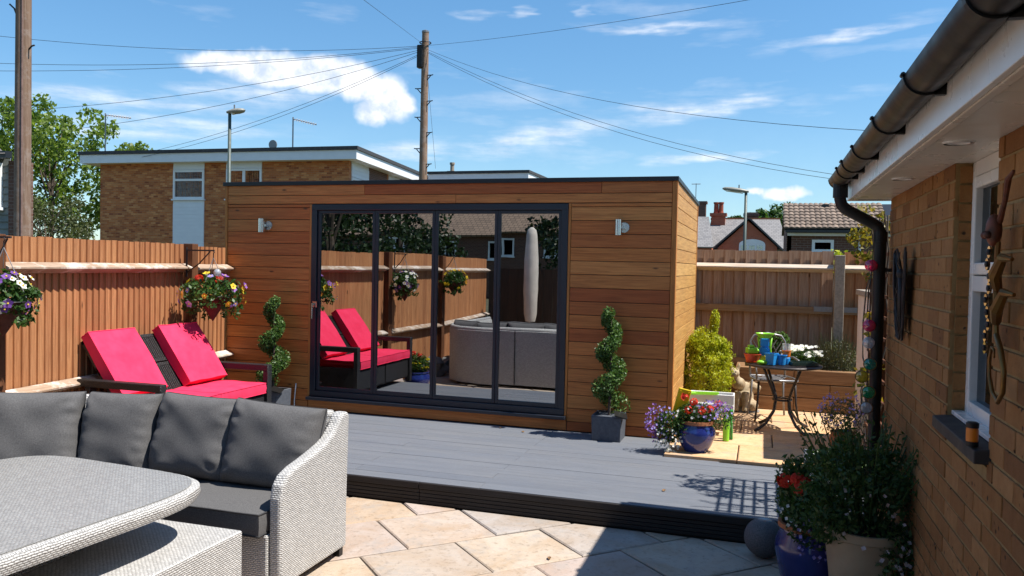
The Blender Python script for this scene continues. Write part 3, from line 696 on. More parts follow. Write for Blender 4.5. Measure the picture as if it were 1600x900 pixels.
# end face of the wall, window reveals
hp('end_wall', G().box(HX+.004, HY-.006, 0, HX+4, HY, 2.155), wallbrick)
rev = G()
for r_ in range(14):
    z = WZ+.02+r_*.0747
    if z > 2.15: break
    hb_ = min(bh, 2.158-z)
    rev.box(HX+.021, WY1-.008, z, HX+.11, WY1+.012, z+hb_); rev.box(HX+.021, WY0-.012, z, HX+.11, WY0+.008, z+hb_)
hp('reveal_bricks', rev, ybrick, kind='stuff')
win = hp('window', G().box(.0, 0, 0, .001, .001, .001), upvc); win.location = (.065, WY0-HY, WZ)
WW, WH = WY1-WY0, 2.16-WZ; wx = 0
fr = G().box(wx, 0, 0, wx+.06, .055, WH).box(wx, WW-.055, 0, wx+.06, WW, WH).box(wx, .055, 0, wx+.06, WW-.055, .06).box(wx, .055, WH-.06, wx+.06, WW-.055, WH).box(wx, .055, .49, wx+.06, WW-.055, .55)
obj('window_frame', fr, upvc, win, bevel=.004)
obj('casement', G().box(wx-.012, .06, .555, wx+.04, .105, WH-.065).box(wx-.012, WW-.105, .555, wx+.04, WW-.06, WH-.065).box(wx-.012, .105, .555, wx+.04, WW-.105, .60).box(wx-.012, .105, WH-.11, wx+.04, WW-.105, WH-.065), upvc, win, bevel=.005)
obj('pane', G().box(wx+.015, .1, .59, wx+.02, WW-.1, WH-.1), window_glass, win); obj('pane', G().box(wx+.03, .05, .055, wx+.035, WW-.05, .495), window_glass, win)
obj('inner_sill', G().box(wx-.045, .0, -.005, wx+.0, WW, .012), upvc, win, bevel=.003)
hp('window_head', G().box(HX-.0, WY0-.01, 2.1605, HX+.30, WY1+.01, 2.1615), soffit_m)
hp('room_behind', G().box(HX+.14, WY0, WZ-.02, HX+.29, WY1, 2.15), room_dark)
hp('window_sill', G().prism([(HX-.06, WZ-.075), (HX+.08, WZ-.075), (HX+.08, WZ), (HX-.06, WZ-.022)], WY0-.06, WY1+.06, 'y') if False else G().add([(HX-.045, WY0-.02, WZ-.062), (HX+.08, WY0-.02, WZ-.062), (HX+.08, WY0-.02, WZ+.0), (HX-.045, WY0-.02, WZ-.018), (HX-.045, WY1+.02, WZ-.062), (HX+.08, WY1+.02, WZ-.062), (HX+.08, WY1+.02, WZ+.0), (HX-.045, WY1+.02, WZ-.018)], [(0,1,2,3), (7,6,5,4), (0,4,5,1), (1,5,6,2), (2,6,7,3), (3,7,4,0)]), plain('dark_sill', (.040,.032,.028), .6, amount=.3), bevel=.004)
# eaves
FX = .495
for a, b in ((-4.5, 2.2), (2.203, 5.26)):
    hp('soffit_board', G().box(FX+.003, a, 2.162, HX+.01, b, 2.176), soffit_m); 
hp('soffit_edge', G().box(FX+.0032, -4.5, 2.150, FX+.03, 5.258, 2.1615), soffit_m, bevel=.003)
hp('fascia_board', G().box(FX-.018, -4.5, 2.152, FX+.001, 5.262, 2.345), upvc, bevel=.002)
hp('box_end', G().box(FX-.018, 5.264, 2.152, HX+.02, 5.282, 2.36), upvc, bevel=.002)
hp('roof_slope', G().add([(FX-.04, -4.5, 2.335), (HX+4, -4.5, 4.7), (HX+4, 5.3, 4.7), (FX-.04, 5.3, 2.335), (FX-.04, -4.5, 2.36), (HX+4, -4.5, 4.73), (HX+4, 5.3, 4.73), (FX-.04, 5.3, 2.36)], [(0,3,2,1), (4,5,6,7), (0,1,5,4), (1,2,6,5), (2,3,7,6), (3,0,4,7)]), plain('roof_tiles_dark', (.12,.08,.06), .9, amount=.4, scale=4))
GXc, GZc, GR = .425, 2.285, .057
def half_round(y0, y1, r, ri, ext=.0):
    vs = []; n = 14
    for y in (y0, y1):
        for rr in (r, ri):
            for k in range(n+1):
                a = math.pi+math.pi*k/n; vs.append((GXc+rr*math.cos(a), y, GZc+rr*math.sin(a)))
    m1 = n+1; fs = []
    for k in range(n): fs += [(k, k+1, 2*m1+k+1, 2*m1+k), (m1+k, 3*m1+k, 3*m1+k+1, m1+k+1), (k, m1+k, m1+k+1, k+1), (2*m1+k, 2*m1+k+1, 3*m1+k+1, 3*m1+k)]
    fs += [(0, 2*m1, 3*m1, m1), (n, m1+n, 3*m1+n, 2*m1+n)]
    return vs, fs
gut = hp('gutter', G().add(*half_round(-4.5, 5.27, GR, GR-.004)), black_plastic)
shear_smooth(gut)
gut.modifiers.clear()
vs_, fs_ = half_round(5.268, 5.276, GR+.003, .001); hp('gutter_end_cap', G().add(vs_, fs_), black_plastic, gut)
for y in (1.0, 1.80, 2.52, 3.2, 3.9, 4.42, 4.70):
    w = .022 if y not in (4.42,) else .05
    g = G().add(*half_round(y-w/2, y+w/2, GR+.006, GR+.0005)); g.box(GXc+.02, y-w/2, GZc-.062, FX-.019, y+w/2, GZc+.0); g.tube([(GXc-GR-.004, y-w/2, GZc), (GXc-GR-.004, y+w/2, GZc)], .007)
    hp('gutter_bracket', g, black_plastic, gut)
dp = hp('downpipe', G().tube([(GXc, 5.12, 2.25), (GXc, 5.12, 2.15), (GXc+.01, 5.12, 2.115), (GXc+.035, 5.12, 2.09), (.60, 5.12, 2.012), (.635, 5.12, 1.99), (.648, 5.12, 1.955), (.65, 5.12, 1.90), (.65, 5.12, .05)], .034, 16), black_plastic); shear_smooth(dp, 60)
hp('outlet_collar', G().lathe([(.042, 0), (.042, .09), (.05, .09), (.05, .11)], 18, (GXc, 5.12, 2.16)), black_plastic, dp)
hp('pipe_collar', G().lathe([(.040, 0), (.040, .06)], 18, (.65, 5.12, 1.90)), black_plastic, dp)
for z in (1.72, .7): hp('pipe_clip', G().lathe([(.039, 0), (.039, .03)], 18, (.65, 5.12, z)).box(.65, 5.10, z+.005, HX+.0, 5.14, z+.025), black_plastic, dp)
for y in (3.007, 4.123, 1.85):
    d = hp('downlight', G().lathe([(.036, -.005), (.034, 0), (.05, 0), (.046, -.006)], 20, (.612, y, 2.162), cap=False).lathe([(.0, -.001), (.036, -.001)], 20, (.612, y, 2.162), cap=False), upvc)

# ---- ornaments on that wall
bt = thing('butterfly_ornament', 'dark metal butterfly hanging on the brick wall beside the downpipe', 'ornament', (.69, 4.52, 1.585))
def outline(pts, w, x=0): return G().tube([(x, y, z) for y, z in pts], w, 6, closed=True)
for s in (-1, 1):
    pts = [(s*.0, .10), (s*.05, .16), (s*.13, .26), (s*.18, .24), (s*.175, .08), (s*.14, -.02), (s*.12, -.12), (s*.085, -.2), (s*.045, -.21), (s*.02, -.14), (0, -.02)]
    wob = lambda y: -abs(y)*.12
    g = G().tube([(wob(y), y, z) for y, z in pts], .006, 6, closed=True)
    cen = (s*.09, .04)
    for k in range(16):
        a = pts[random.randrange(len(pts))]; b = pts[random.randrange(len(pts))]; g.tube([(wob(a[0]), *a), (wob((a[0]+b[0])/2)-.006, (a[0]+b[0])/2+random.uniform(-.02, .02), (a[1]+b[1])/2), (wob(b[0]), *b)], .0035, 5)
    fl = [(wob(y)+.004, y, z) for y, z in pts]; g.add(fl, [tuple(range(len(fl)))])
    obj('wing', g, iron, bt)
obj('body', G().ball((-.01, 0, .13), .026, 10, 8).tube([(-.01, 0, .12), (-.012, 0, 0), (-.01, 0, -.1)], [.016, .014, .004], 8).tube([(-.01, .0, .15), (-.03, .03, .2), (-.03, .06, .24)], .003, 5).tube([(-.01, 0, .15), (-.03, -.03, .2), (-.03, -.06, .24)], .003, 5), iron, bt, smooth=True)
# lizard: body in metal and beads, long curled tail
lz = thing('lizard_ornament', 'rust and gold metal lizard with mirror beads climbing the brick wall by the window', 'ornament', (.70, 2.635, 1.6))
def L3(pts, r, seg=8): return G().tube([(x-.0, y-0, z-0) for x, y, z in pts], r, seg)
obj('head', G().ball((-.04, .10, .255), .033, 12, 8, (.7, .9, 1.5)).ball((-.06, .115, .24), .012).ball((-.06, .085, .24), .012), rust, lz, smooth=True)
obj('antenna', L3([(-.03, .08, .28), (-.04, -.01, .34), (-.05, -.07, .39), (-.045, -.1, .41)], [.009, .007, .009, .004]), rust, lz)
obj('body_frame', L3([(-.03, .09, .22), (-.03, .1, .1), (-.03, .085, 0), (-.03, .07, -.08)], .008), gold_m, lz)
obj('tail', L3([(-.03, .07, -.06), (-.03, .02, -.1), (-.03, -.02, -.16), (-.03, -.015, -.22), (-.03, .03, -.255), (-.03, .09, -.235), (-.03, .13, -.19), (-.03, .14, -.14), (-.03, .115, -.10), (-.03, .09, -.105), (-.03, .085, -.13)], [.009, .009, .008, .008, .007, .007, .006, .005, .005, .004, .003]), gold_m, lz, smooth=True)
for (y, z) in ((.0, .12), (-.03, .02)):
    obj('leg', L3([(-.03, .08, z-.04), (-.045, y+.05, z), (-.045, y-.02, z+.05), (-.03, y-.06, z+.045)], [.014, .018, .014, .006]), gold_m, lz)
for k in range(9):
    yy = .145+.02*math.sin(k*1.9); zz = .19-.037*k; g = G().add(*[[(x-.035, y+yy, z+zz) for (y, x, z) in lathe_y(.019, .006, 12)[0]], lathe_y(.019, .006, 12)[1]])
    b_ = obj('bead', g, mirror_disc, lz); obj('bead_eye', G().ball((-.043, yy, zz), .010, 8, 6, (.4, 1, 1)), iron, b_)
jar = thing('candle_jar', 'orange jar with black lid and base standing on the dark window sill', 'jar', (.675, 2.965, WZ-.012)); jar.scale = (.72, .72, .78)
obj('base', G().lathe([(.026, 0), (.027, .002), (.027, .02)], 18), black_plastic, jar); obj('body', G().lathe([(.025, .02), (.026, .03), (.026, .07), (.024, .078)], 18), jar_orange, jar); obj('lid', G().lathe([(.027, .078), (.027, .098), (.02, .102), (.0, .103)], 18, cap=False), black_plastic, jar)

# ================================================================== SOFT FURNITURE HELPERS
def cushion(w, h, t, wrinkle=.006, n=44, puff=5, seed=0, sag=.0):
    """pillow lying in the xz plane, thickness along y; centre at origin"""
    r = np.random.default_rng(seed); ph = r.uniform(0, 6.28, 12); fr_ = r.uniform(3, 11, 12); di = r.uniform(0, 3.14, 12)
    g = G(); idx = {}
    us = np.sin(np.linspace(-1, 1, n)*np.pi/2)
    for sgn in (-1, 1):
        for i, u in enumerate(us):
            for j, v in enumerate(us):
                e = (max(0, 1-abs(u)**puff)*max(0, 1-abs(v)**puff))**.5
                edge = min(i, j, n-1-i, n-1-j) == 0
                if edge and sgn == 1: idx[(1, i, j)] = idx[(-1, i, j)]; continue
                ww = sum(math.sin(fr_[k]*(math.cos(di[k])*u+math.sin(di[k])*v)+ph[k]) for k in range(12))/12
                cr = max(0, (abs(u)+abs(v))-1.0)           # creases gather in the corners
                ww2 = (math.sin((u+v if u*v < 0 else u-v)*13+ph[0])*cr*.9+math.sin(v*21+ph[2]+u*2)*max(0, abs(u)-.6)*1.6+math.sin(u*17+ph[3]+v*2)*max(0, abs(v)-.7)*1.2)*(.6+.8*math.sin(ph[4]+3*u+2*v)**2)
                y = sgn*(t/2*(.12+.88*e))+sgn*wrinkle*(ww*2+ww2)*e if not edge else 0
                x = u*w/2*(1-.025*(1-abs(v)**2)*abs(u)); z = v*h/2*(1-.03*(1-u*u)*abs(v))-sag*(1-u*u)*(v+1)*.5
                idx[(sgn, i, j)] = len(g.v); g.v.append((x, y, z))
    for sgn in (-1, 1):
        for i in range(n-1):
            for j in range(n-1):
                q = (idx[(sgn, i, j)], idx[(sgn, i+1, j)], idx[(sgn, i+1, j+1)], idx[(sgn, i, j+1)])
                g.f.append(q if sgn == -1 else tuple(reversed(q)))
    rim = [g.v[idx[(-1, i, 0)]] for i in range(n)]+[g.v[idx[(-1, n-1, j)]] for j in range(1, n)]+[g.v[idx[(-1, i, n-1)]] for i in range(n-2, -1, -1)]+[g.v[idx[(-1, 0, j)]] for j in range(n-2, 0, -1)]
    return g, rim
def rbox(x0, y0, z0, x1, y1, z1): return G().box(x0, y0, z0, x1, y1, z1)
def add_cushion(parent, name, w, h, t, loc, rot, seed, mat=None, wr=.006, pipe=True, puff=5, sag=0, both=False):
    g, rim = cushion(w, h, t, wr, seed=seed, puff=puff, sag=sag); o = obj(name, g, mat or cloth_grey, parent, smooth=True); o.location = loc; o.rotation_euler = rot
    if pipe:
        off = [(0,)] if not both else [(-t*.36,), (t*.36,)]
        for (dy,) in off: obj('piping', G().tube([(p[0]*1.004, p[1]+dy, p[2]*1.004) for p in rim], .0045, 6, closed=True), piping_grey if mat is None else mat, o, smooth=True)
    return o
def thick_cushion(parent, name, x0, y0, z0, x1, y1, z1, mat, seed=0, pipes=True, rot=None, bulge=.012):
    """boxed seat cushion with welted edges"""
    cx, cy, cz = (x0+x1)/2, (y0+y1)/2, (z0+z1)/2; a, b, c = (x1-x0)/2, (y1-y0)/2, (z1-z0)/2; n = 20; g = G(); r = np.random.default_rng(seed); p4 = r.uniform(0, 6, 4)
    us = np.sin(np.linspace(-1, 1, n)*np.pi/2)
    for sg in (-1, 1):
        o_ = len(g.v)
        for u in us:
            for v in us: g.v.append((a*u, b*v, sg*(c+bulge*(1-u**4)*(1-v**4)+.0025*math.sin(7*u+p4[0])*math.sin(6*v+p4[1]))))
        for i in range(n-1):
            for j in range(n-1): q = (o_+i*n+j, o_+(i+1)*n+j, o_+(i+1)*n+j+1, o_+i*n+j+1); g.f.append(q if sg == 1 else tuple(reversed(q)))
    ring = [(i, 0) for i in range(n)]+[(n-1, j) for j in range(1, n)]+[(i, n-1) for i in range(n-2, -1, -1)]+[(0, j) for j in range(n-2, 0, -1)]
    N = n*n; mid0 = len(g.v)
    for i, j in ring:
        x, y, z = g.v[i*n+j]; L_ = math.hypot(x/a, y/b); g.v.append((x*(1+.006/a), y*(1+.006/b), 0))
    M_ = len(ring)
    for k in range(M_):
        k2 = (k+1) % M_; A, B_ = ring[k], ring[k2]
        g.f.append((A[0]*n+A[1], B_[0]*n+B_[1], mid0+k2, mid0+k)); g.f.append((mid0+k, mid0+k2, N+B_[0]*n+B_[1], N+A[0]*n+A[1]))
    o = obj(name, g, mat, parent); shear_smooth(o, 50); o.location = (cx, cy, cz)
    if rot: o.rotation_euler = rot
    if pipes:
        for base_ in (0, N):
            obj('piping', G().tube([(g.v[base_+i*n+j][0]*1.003, g.v[base_+i*n+j][1]*1.003, g.v[base_+i*n+j][2]) for i, j in ring], .0042, 6, closed=True), piping_grey if mat is cloth_grey else mat, o, smooth=True)
    return o

# ================================================================== CORNER SOFA, TABLE, BENCH
sofa = thing('corner_sofa', 'pale grey rattan corner sofa with charcoal cushions in the foreground', 'sofa', (-2.3, 4.17, 0))
SL = Vector(sofa.location)
def sp(name, g, mat, **k): o = obj(name, g, mat, sofa, **k); o.location = -SL; return o
BP = [(-2.40, 4.15), (-3.3, 4.145), (-3.8, 4.11), (-4.12, 4.0), (-4.32, 3.80), (-4.42, 3.52), (-4.45, 3.1), (-4.45, 1.75)]
def sweep_wall(path, prof):
    """prof: (offset outward, z); path runs with the outside on its right"""
    g = G(); n = len(path); m_ = len(prof)
    for i, p in enumerate(path):
        a = Vector(path[max(i-1, 0)]); b = Vector(path[min(i+1, n-1)]); d = (b-a).normalized(); nn = Vector((d.y, -d.x))
        for u, z in prof: g.v.append((p[0]+nn.x*u, p[1]+nn.y*u, z))
    for i in range(n-1):
        for k in range(m_): k2 = (k+1) % m_; g.f.append((i*m_+k, i*m_+k2, (i+1)*m_+k2, (i+1)*m_+k))
    g.f.append(tuple(reversed(range(m_)))); g.f.append(tuple((n-1)*m_+k for k in range(m_))); return g
o = sp('backrest', sweep_wall(BP, [(-.06, .30), (.0, .045), (.03, .045), (.04, .795), (.02, .81), (-.03, .81), (-.05, .78)]), wicker_grey); shear_smooth(o, 50)
sp('backrest_rail', G().tube([(x, y, .812) for x, y in BP], .033, 10), wicker_grey, smooth=True)
base_poly = [(-2.37, 3.47), (-2.37, 4.10), (-3.3, 4.08), (-3.74, 4.02), (-4.05, 3.89), (-4.26, 3.70), (-4.37, 3.46), (-4.41, 3.1), (-4.41, 1.76), (-3.72, 1.76), (-3.72, 3.3), (-3.62, 3.47)]
sp('seat_base', G().prism(base_poly, .05, .315, 'z'), wicker_grey, bevel=.008)
arm = [(4.165, .045), (4.165, .3), (4.182, .815), (4.170, .84), (4.12, .846), (4.085, .83), (4.045, .785), (3.985, .735), (3.90, .70), (3.82, .68), (3.72, .658), (3.62, .64), (3.545, .615), (3.50, .57), (3.484, .50), (3.484, .3), (3.492, .045)]
sp('armrest', G().prism(arm, -2.372, -2.298, 'x'), wicker_grey, bevel=.02, seg=3)
sp('section_seam', G().box(-3.262, 4.12, .05, -3.25, 4.189, .80), piping_grey)
for x, y in ((-2.33, 4.12), (-2.33, 3.53), (-4.38, 1.8), (-4.2, 3.8)): sp('foot', G().box(x-.02, y-.02, 0, x+.02, y+.02, .047), black_plastic)
thick_cushion(sofa, 'seat_cushion', -3.20-SL.x, 3.42-SL.y, .325, -2.385-SL.x, 3.98-SL.y, .435, cloth_grey, 1)
thick_cushion(sofa, 'seat_cushion', -4.03-SL.x, 3.42-SL.y, .325, -3.21-SL.x, 3.98-SL.y, .435, cloth_grey, 2)
thick_cushion(sofa, 'seat_cushion', -4.36-SL.x, 1.8-SL.y, .325, -3.73-SL.x, 3.41-SL.y, .435, cloth_grey, 3)
for i, (cx, cy, w_, dz, ry, rz_) in enumerate(((-2.635, 3.925, .56, .0, .055, .06), (-3.15, 3.925, .55, .008, .02, .02), (-3.65, 3.86, .47, .0, -.015, .15), (-4.10, 3.66, .52, .004, .0, .50))):
    o = add_cushion(sofa, 'back_cushion', w_, .48, .25, (cx-SL.x, cy-SL.y-.01, .662+dz), (-.27, ry, rz_), 20+i, wr=.011)
table = thing('dining_table', 'large grey rattan dining table with glass top in the lower left foreground', 'table', (-3.12, 2.28, 0))
def superell(a, b, n, k=64, rot=0, z=0):
    out = []
    for i in range(k):
        t_ = 2*math.pi*i/k; c, s = math.cos(t_), math.sin(t_); x = a*abs(c)**(2/n)*(1 if c > 0 else -1); y = b*abs(s)**(2/n)*(1 if s > 0 else -1)
        out.append((x*math.cos(rot)-y*math.sin(rot), x*math.sin(rot)+y*math.cos(rot)))
    return out
def loft(rings):
    g = G(); n = len(rings[0][0])
    for pts, z in rings: g.v += [(x, y, z) for x, y in pts]
    for r_ in range(len(rings)-1):
        for i in range(n): j = (i+1) % n; g.f.append((r_*n+i, r_*n+j, (r_+1)*n+j, (r_+1)*n+i))
    g.f.append(tuple((len(rings)-1)*n+i for i in range(n))); g.f.append(tuple(reversed(range(n)))); return g
TR = -.09
se = lambda k: superell(.66*k+(k-1)*.0, .945*k, 5.5, 72, TR)
o = obj('table_rim', loft([(superell(.60, .885, 5.5, 72, TR), .60), (superell(.655, .94, 5.5, 72, TR), .605), (superell(.672, .957, 5.5, 72, TR), .64), (superell(.668, .953, 5.5, 72, TR), .668), (superell(.655, .94, 5.5, 72, TR), .6765)]), wicker_grey, table); shear_smooth(o, 50)
obj('glass_top', loft([(superell(.640, .925, 5.5, 72, TR), .6775), (superell(.640, .925, 5.5, 72, TR), .6825)]), table_weave, table)
obj('pedestal', G().box(-.28, -.5, 0, .28, .5, .6), wicker_grey, table, bevel=.01)
bench = thing('rattan_bench', 'long grey rattan bench pushed half under the dining table', 'bench', (-2.62, 2.6, 0))
obj('seat_box', G().box(-.27, -.75, .03, .27, .645, .42), wicker_grey, bench, bevel=.012, seg=3)
for x in (-.22, .22):
    for y in (-.7, .6): obj('foot', G().box(x-.02, y-.02, 0, x+.02, y+.02, .03), black_plastic, bench)

# ================================================================== RED LOVESEAT
ls = thing('loveseat', 'black rattan loveseat with bright red cushions in front of the left fence', 'loveseat', (-4.75, 5.78, .16))
def lp(name, g, mat, par=None, **k): return obj(name, g, mat, par or ls, **k)
Y0, Y1 = -.74, .73     # outer faces of the arms; local z = 0 at the deck
for s, y in ((-1, Y0), (1, Y1)):
    ya, yb = (y, y+.07) if s < 0 else (y-.07, y)
    a = lp('armrest', G().box(-.48, ya, .515, .34, yb, .575), wicker_black, bevel=.008)
    for x in (-.40, .285): lp('arm_post', G().box(x, ya+.002, 0, x+.055, yb-.002, .515), wicker_black, a, bevel=.005)
    lp('lower_rail', G().box(-.285, ya+.005, .28, .285, yb-.005, .33), wicker_black, a)
lp('seat_frame', G().box(-.32, Y0+.072, .05, .30, Y1-.072, .31), wicker_black, bevel=.006)
for k in range(2):
    y0 = Y0+.09+k*.66; lp('front_panel', G().box(.30, y0, .07, .318, y0+.63, .29), wicker_black, bevel=.004)
    thick_cushion(ls, 'seat_cushion', -.28, Y0+.08+k*.655, .315, .335, Y0+.08+k*.655+.645, .405, cloth_red, 40+k, bulge=.008)
# back frame leaning far back, two panels of upright slats
def leanM(): 
    return Matrix.Translation((-.15, 0, .40)) @ Matrix.Rotation(-rad(36), 4, 'Y')
LM = leanM()
def lean_obj(name, g, mat, **k):
    o = lp(name, g, mat, **k); o.matrix_local = LM; return o
for z0, z1 in ((.0, .30), (.315, .60)):
    bfm = lean_obj('back_panel', G().box(-.045, Y0+.1, z0, -.02, Y1-.1, z0+.03).box(-.045, Y0+.1, z1-.03, -.02, Y1-.1, z1).box(-.05, Y0+.1, z0, -.015, Y0+.14, z1).box(-.05, Y1-.14, z0, -.015, Y1-.1, z1), wicker_black)
    n = 52; w = (Y1-Y0-.28)/n
    for k in range(n):
        y = Y0+.14+k*w; obj('slat', G().box(-.042, y+.003, z0+.03, -.024, y+w-.003, z1-.03), wicker_black, bfm)
for (a, b, sd) in ((-.655, -.15, 61), (.135, .645, 62)):
    o = thick_cushion(ls, 'back_cushion', 0, 0, 0, .085, b-a, .60, cloth_red, sd, bulge=.004); o.matrix_local = LM @ Matrix.Translation((.035, (a+b)/2, .32))
    o.data.transform(Matrix())

# ================================================================== PLANTS AND POTS
def pot_plant(name, label, loc, cat='potted plant', group=None): return thing(name, label, cat, loc, 0, group)
def topiary(label, loc, seed):
    t = pot_plant('spiral_topiary', label, loc, 'topiary', 'spiral topiaries flanking the doors')
    s_ = .135
    obj('planter', G().add(*frustum(.128, .135, 0, .215)).add(*frustum_ring(.135, .115, .215)), slate_plant, t, bevel=.004)
    obj('soil', G().box(-.118, -.118, .19, .118, .118, .2), soil, t)
    obj('stem', G().tube([(0, 0, .19), (.01, 0, .6), (0, 0, 1.12)], [.014, .011, .006], 7), bark, t)
    n = 6500; u = rng.uniform(0, 1, n)**.9; ph = u*2*math.pi*2.6+seed; R_ = .098*(1-u*.62)*(1+.12*np.sin(u*23+seed)); tr = .098*(1-u*.40)*(1+.16*np.sin(u*31+seed*2))
    c = np.stack([R_*np.cos(ph), R_*np.sin(ph), .29+u*.86], 1); d = rng.normal(size=(n, 3)); d /= np.linalg.norm(d, axis=1)[:, None]
    q = (.45+.55*rng.uniform(0, 1, n)**.5)*tr; 
    obj('foliage', G().leaves(c+d*q[:, None], .026, .62), leaf_box, t, kind='stuff')
    k = obj('solar_light', G().add(*frustum(.05, .06, .245, .26)), black_plastic, t); k.location = (.05, -.08, .0); k.rotation_euler = (.2, .25, .3)
    return t
def frustum(a, b, z0, z1): return [(x*a, y*a, z0) for x, y in ((-1,-1), (1,-1), (1,1), (-1,1))]+[(x*b, y*b, z1) for x, y in ((-1,-1), (1,-1), (1,1), (-1,1))], [(3,2,1,0), (0,1,5,4), (1,2,6,5), (2,3,7,6), (3,0,4,7), (4,5,6,7)]
def frustum_ring(b, c, z):
    q = ((-1,-1), (1,-1), (1,1), (-1,1)); vs = [(x*b, y*b, z+.012) for x, y in q]+[(x*c, y*c, z+.012) for x, y in q]+[(x*b, y*b, z+.0005) for x, y in q]
    return vs, [(i, (i+1) % 4, (i+1) % 4+4, i+4) for i in range(4)]+[(i, i+8, (i+1) % 4+8, (i+1) % 4) for i in range(4)]
topiary('spiral box topiary in a grey square planter right of the glass doors', (-1.30, 7.155, .161), .4)
topiary('spiral box topiary in a grey square planter beside the red loveseat', (-4.80, 7.10, .161), 2.2)
def urn(r, h, belly=1.12, base=.68): return [(r*base*.96, 0), (r*base, .01), (r*(base+.2), h*.2), (r*belly, h*.58), (r*belly*.985, h*.72), (r*.93, h*.9), (r*.93, h*.93), (r*1.0, h*.94), (r*1.0, h*1.0), (r*.9, h*1.0), (r*.86, h*.9)]
def flowers(parent, name, mat, pts, r, n=5, nrm=None, cup=.25):
    """each bloom one object"""
    for p in pts:
        d = nrm or (p[0]*.8+random.uniform(-.5, .5)*.1, p[1]*.8-.25, abs(p[2])*.2+.35)
        o = obj(name, G().flower((0, 0, 0), r*random.uniform(.8, 1.2), d, n, cup), mat, parent); o.location = p
def blooms(parent, name, mat, pts, r, n=4, **k):
    g = G()
    for p in pts: g.flower(p, r*random.uniform(.7, 1.25), None, n)
    return obj(name, g, mat, parent, kind='stuff')
def cluster(parent, mat, c, r, n=26, fr=.014):
    """one rounded geranium head"""
    g = G()
    for _ in range(n):
        d = Vector((random.gauss(0,1), random.gauss(0,1), random.gauss(0,1))).normalized(); g.flower(tuple(Vector(d)*r), fr, d, 5, .2)
    o = obj('flower_head', g, mat, parent); o.location = c; return o
def stems(g, base_pts, tips, r=.0025):
    for a, b in zip(base_pts, tips): g.tube([a, ((a[0]+b[0])/2+random.uniform(-.02, .02), (a[1]+b[1])/2+random.uniform(-.02, .02), (a[2]+b[2])/2+.02), b], r, 4, cap=False)
    return g
def shift(pts, p): return np.asarray(pts)+np.asarray(p)
# ---- blue glazed pot on the terrace with geraniums and trailing lobelia
bp = pot_plant('flower_pot', 'round blue glazed pot with red geraniums and trailing lobelia at the terrace corner', (-.50, 6.84, .191))
o = obj('pot', G().lathe(urn(.145, .25), 32), blue_glaze, bp); shear_smooth(o, 45); obj('rim', G().lathe([(.137, .232), (.147, .236), (.147, .262), (.13, .262), (.126, .24)], 32, cap=False), terracotta, bp, smooth=False)
obj('soil', G().lathe([(0, .235), (.13, .235)], 24, cap=False), soil, bp)
obj('foliage', G().leaves(np.concatenate([ell(1500, (0, 0, .31), (.17, .15, .10), .3), ell(1500, (-.22, -.05, .19), (.13, .11, .15), .3), ell(500, (.19, .0, .29), (.12, .1, .10), .3), ell(300, (-.10, -.10, .22), (.12, .06, .12), .3)]), .028, .4), leaf_mid, bp, kind='stuff')
blooms(bp, 'lobelia_blooms', p_lilac, [tuple(p) for p in np.concatenate([ell(70, (-.27, -.06, .22), (.15, .11, .16), .6), ell(60, (.12, -.06, .36), (.17, .1, .09), .6)])], .011)
blooms(bp, 'violet_blooms', p_violet, [tuple(p) for p in np.concatenate([ell(110, (-.34, -.05, .22), (.09, .09, .17), .4), ell(30, (.2, -.05, .38), (.1, .08, .08), .5)])], .010)
blooms(bp, 'white_blooms', p_white, [tuple(p) for p in np.concatenate([ell(70, (-.22, -.12, .10), (.13, .06, .13), .5), ell(16, (-.05, -.1, .33), (.12, .06, .06), .5)])], .012)
for c in ((-.02, -.06, .42), (.05, -.10, .36), (.11, -.04, .365), (-.06, -.10, .355), (-.10, .0, .45), (.17, .03, .40)): cluster(bp, p_red, c, .030)
ys = obj('toy_spade', G().box(-.055, -.006, 0, .055, .006, .24).box(-.012, -.008, -.12, .012, .008, 0), tyellow, None, bevel=.006); ys.location = (-.66, 6.93, .46); ys.rotation_euler = (.1, .22, .2); tag(ys, 'bright yellow flat toy spade stuck in behind the blue flower pot', 'toy')
obj('blade_rib', G().box(-.04, -.010, .02, -.03, -.006, .22).box(.03, -.010, .02, .04, -.006, .22), tyellow, ys)
# ---- golden conifer
cn = pot_plant('golden_conifer', 'golden green conifer bush beside the lit end of the garden room', (-.53, 8.62, .19), 'shrub')
obj('trunk', G().tube([(0, 0, 0), (.01, 0, .5), (.02, 0, .95)], [.03, .02, .006], 7), bark, cn)
pts = [ell(5200, (0, 0, .42), (.235, .22, .40), .5), ell(1800, (-.04, 0, .72), (.17, .15, .22), .4), ell(700, (.06, 0, .98), (.055, .05, .13), .3), ell(600, (-.12, -.05, .74), (.1, .09, .14), .3), ell(600, (.13, -.02, .68), (.09, .09, .15), .3)]
nn_ = np.concatenate([clumps(110, 42, (0, 0, .45), (.245, .23, .43), .055, .85), clumps(14, 40, (-.15, -.05, .72), (.09, .08, .12), .05, .5), clumps(10, 40, (.17, 0, .6), (.07, .07, .15), .05, .5)])
obj('foliage', G().leaves(np.concatenate(pts+[nn_]), .034, .34, up=.9), leaf_gold, cn, kind='stuff')
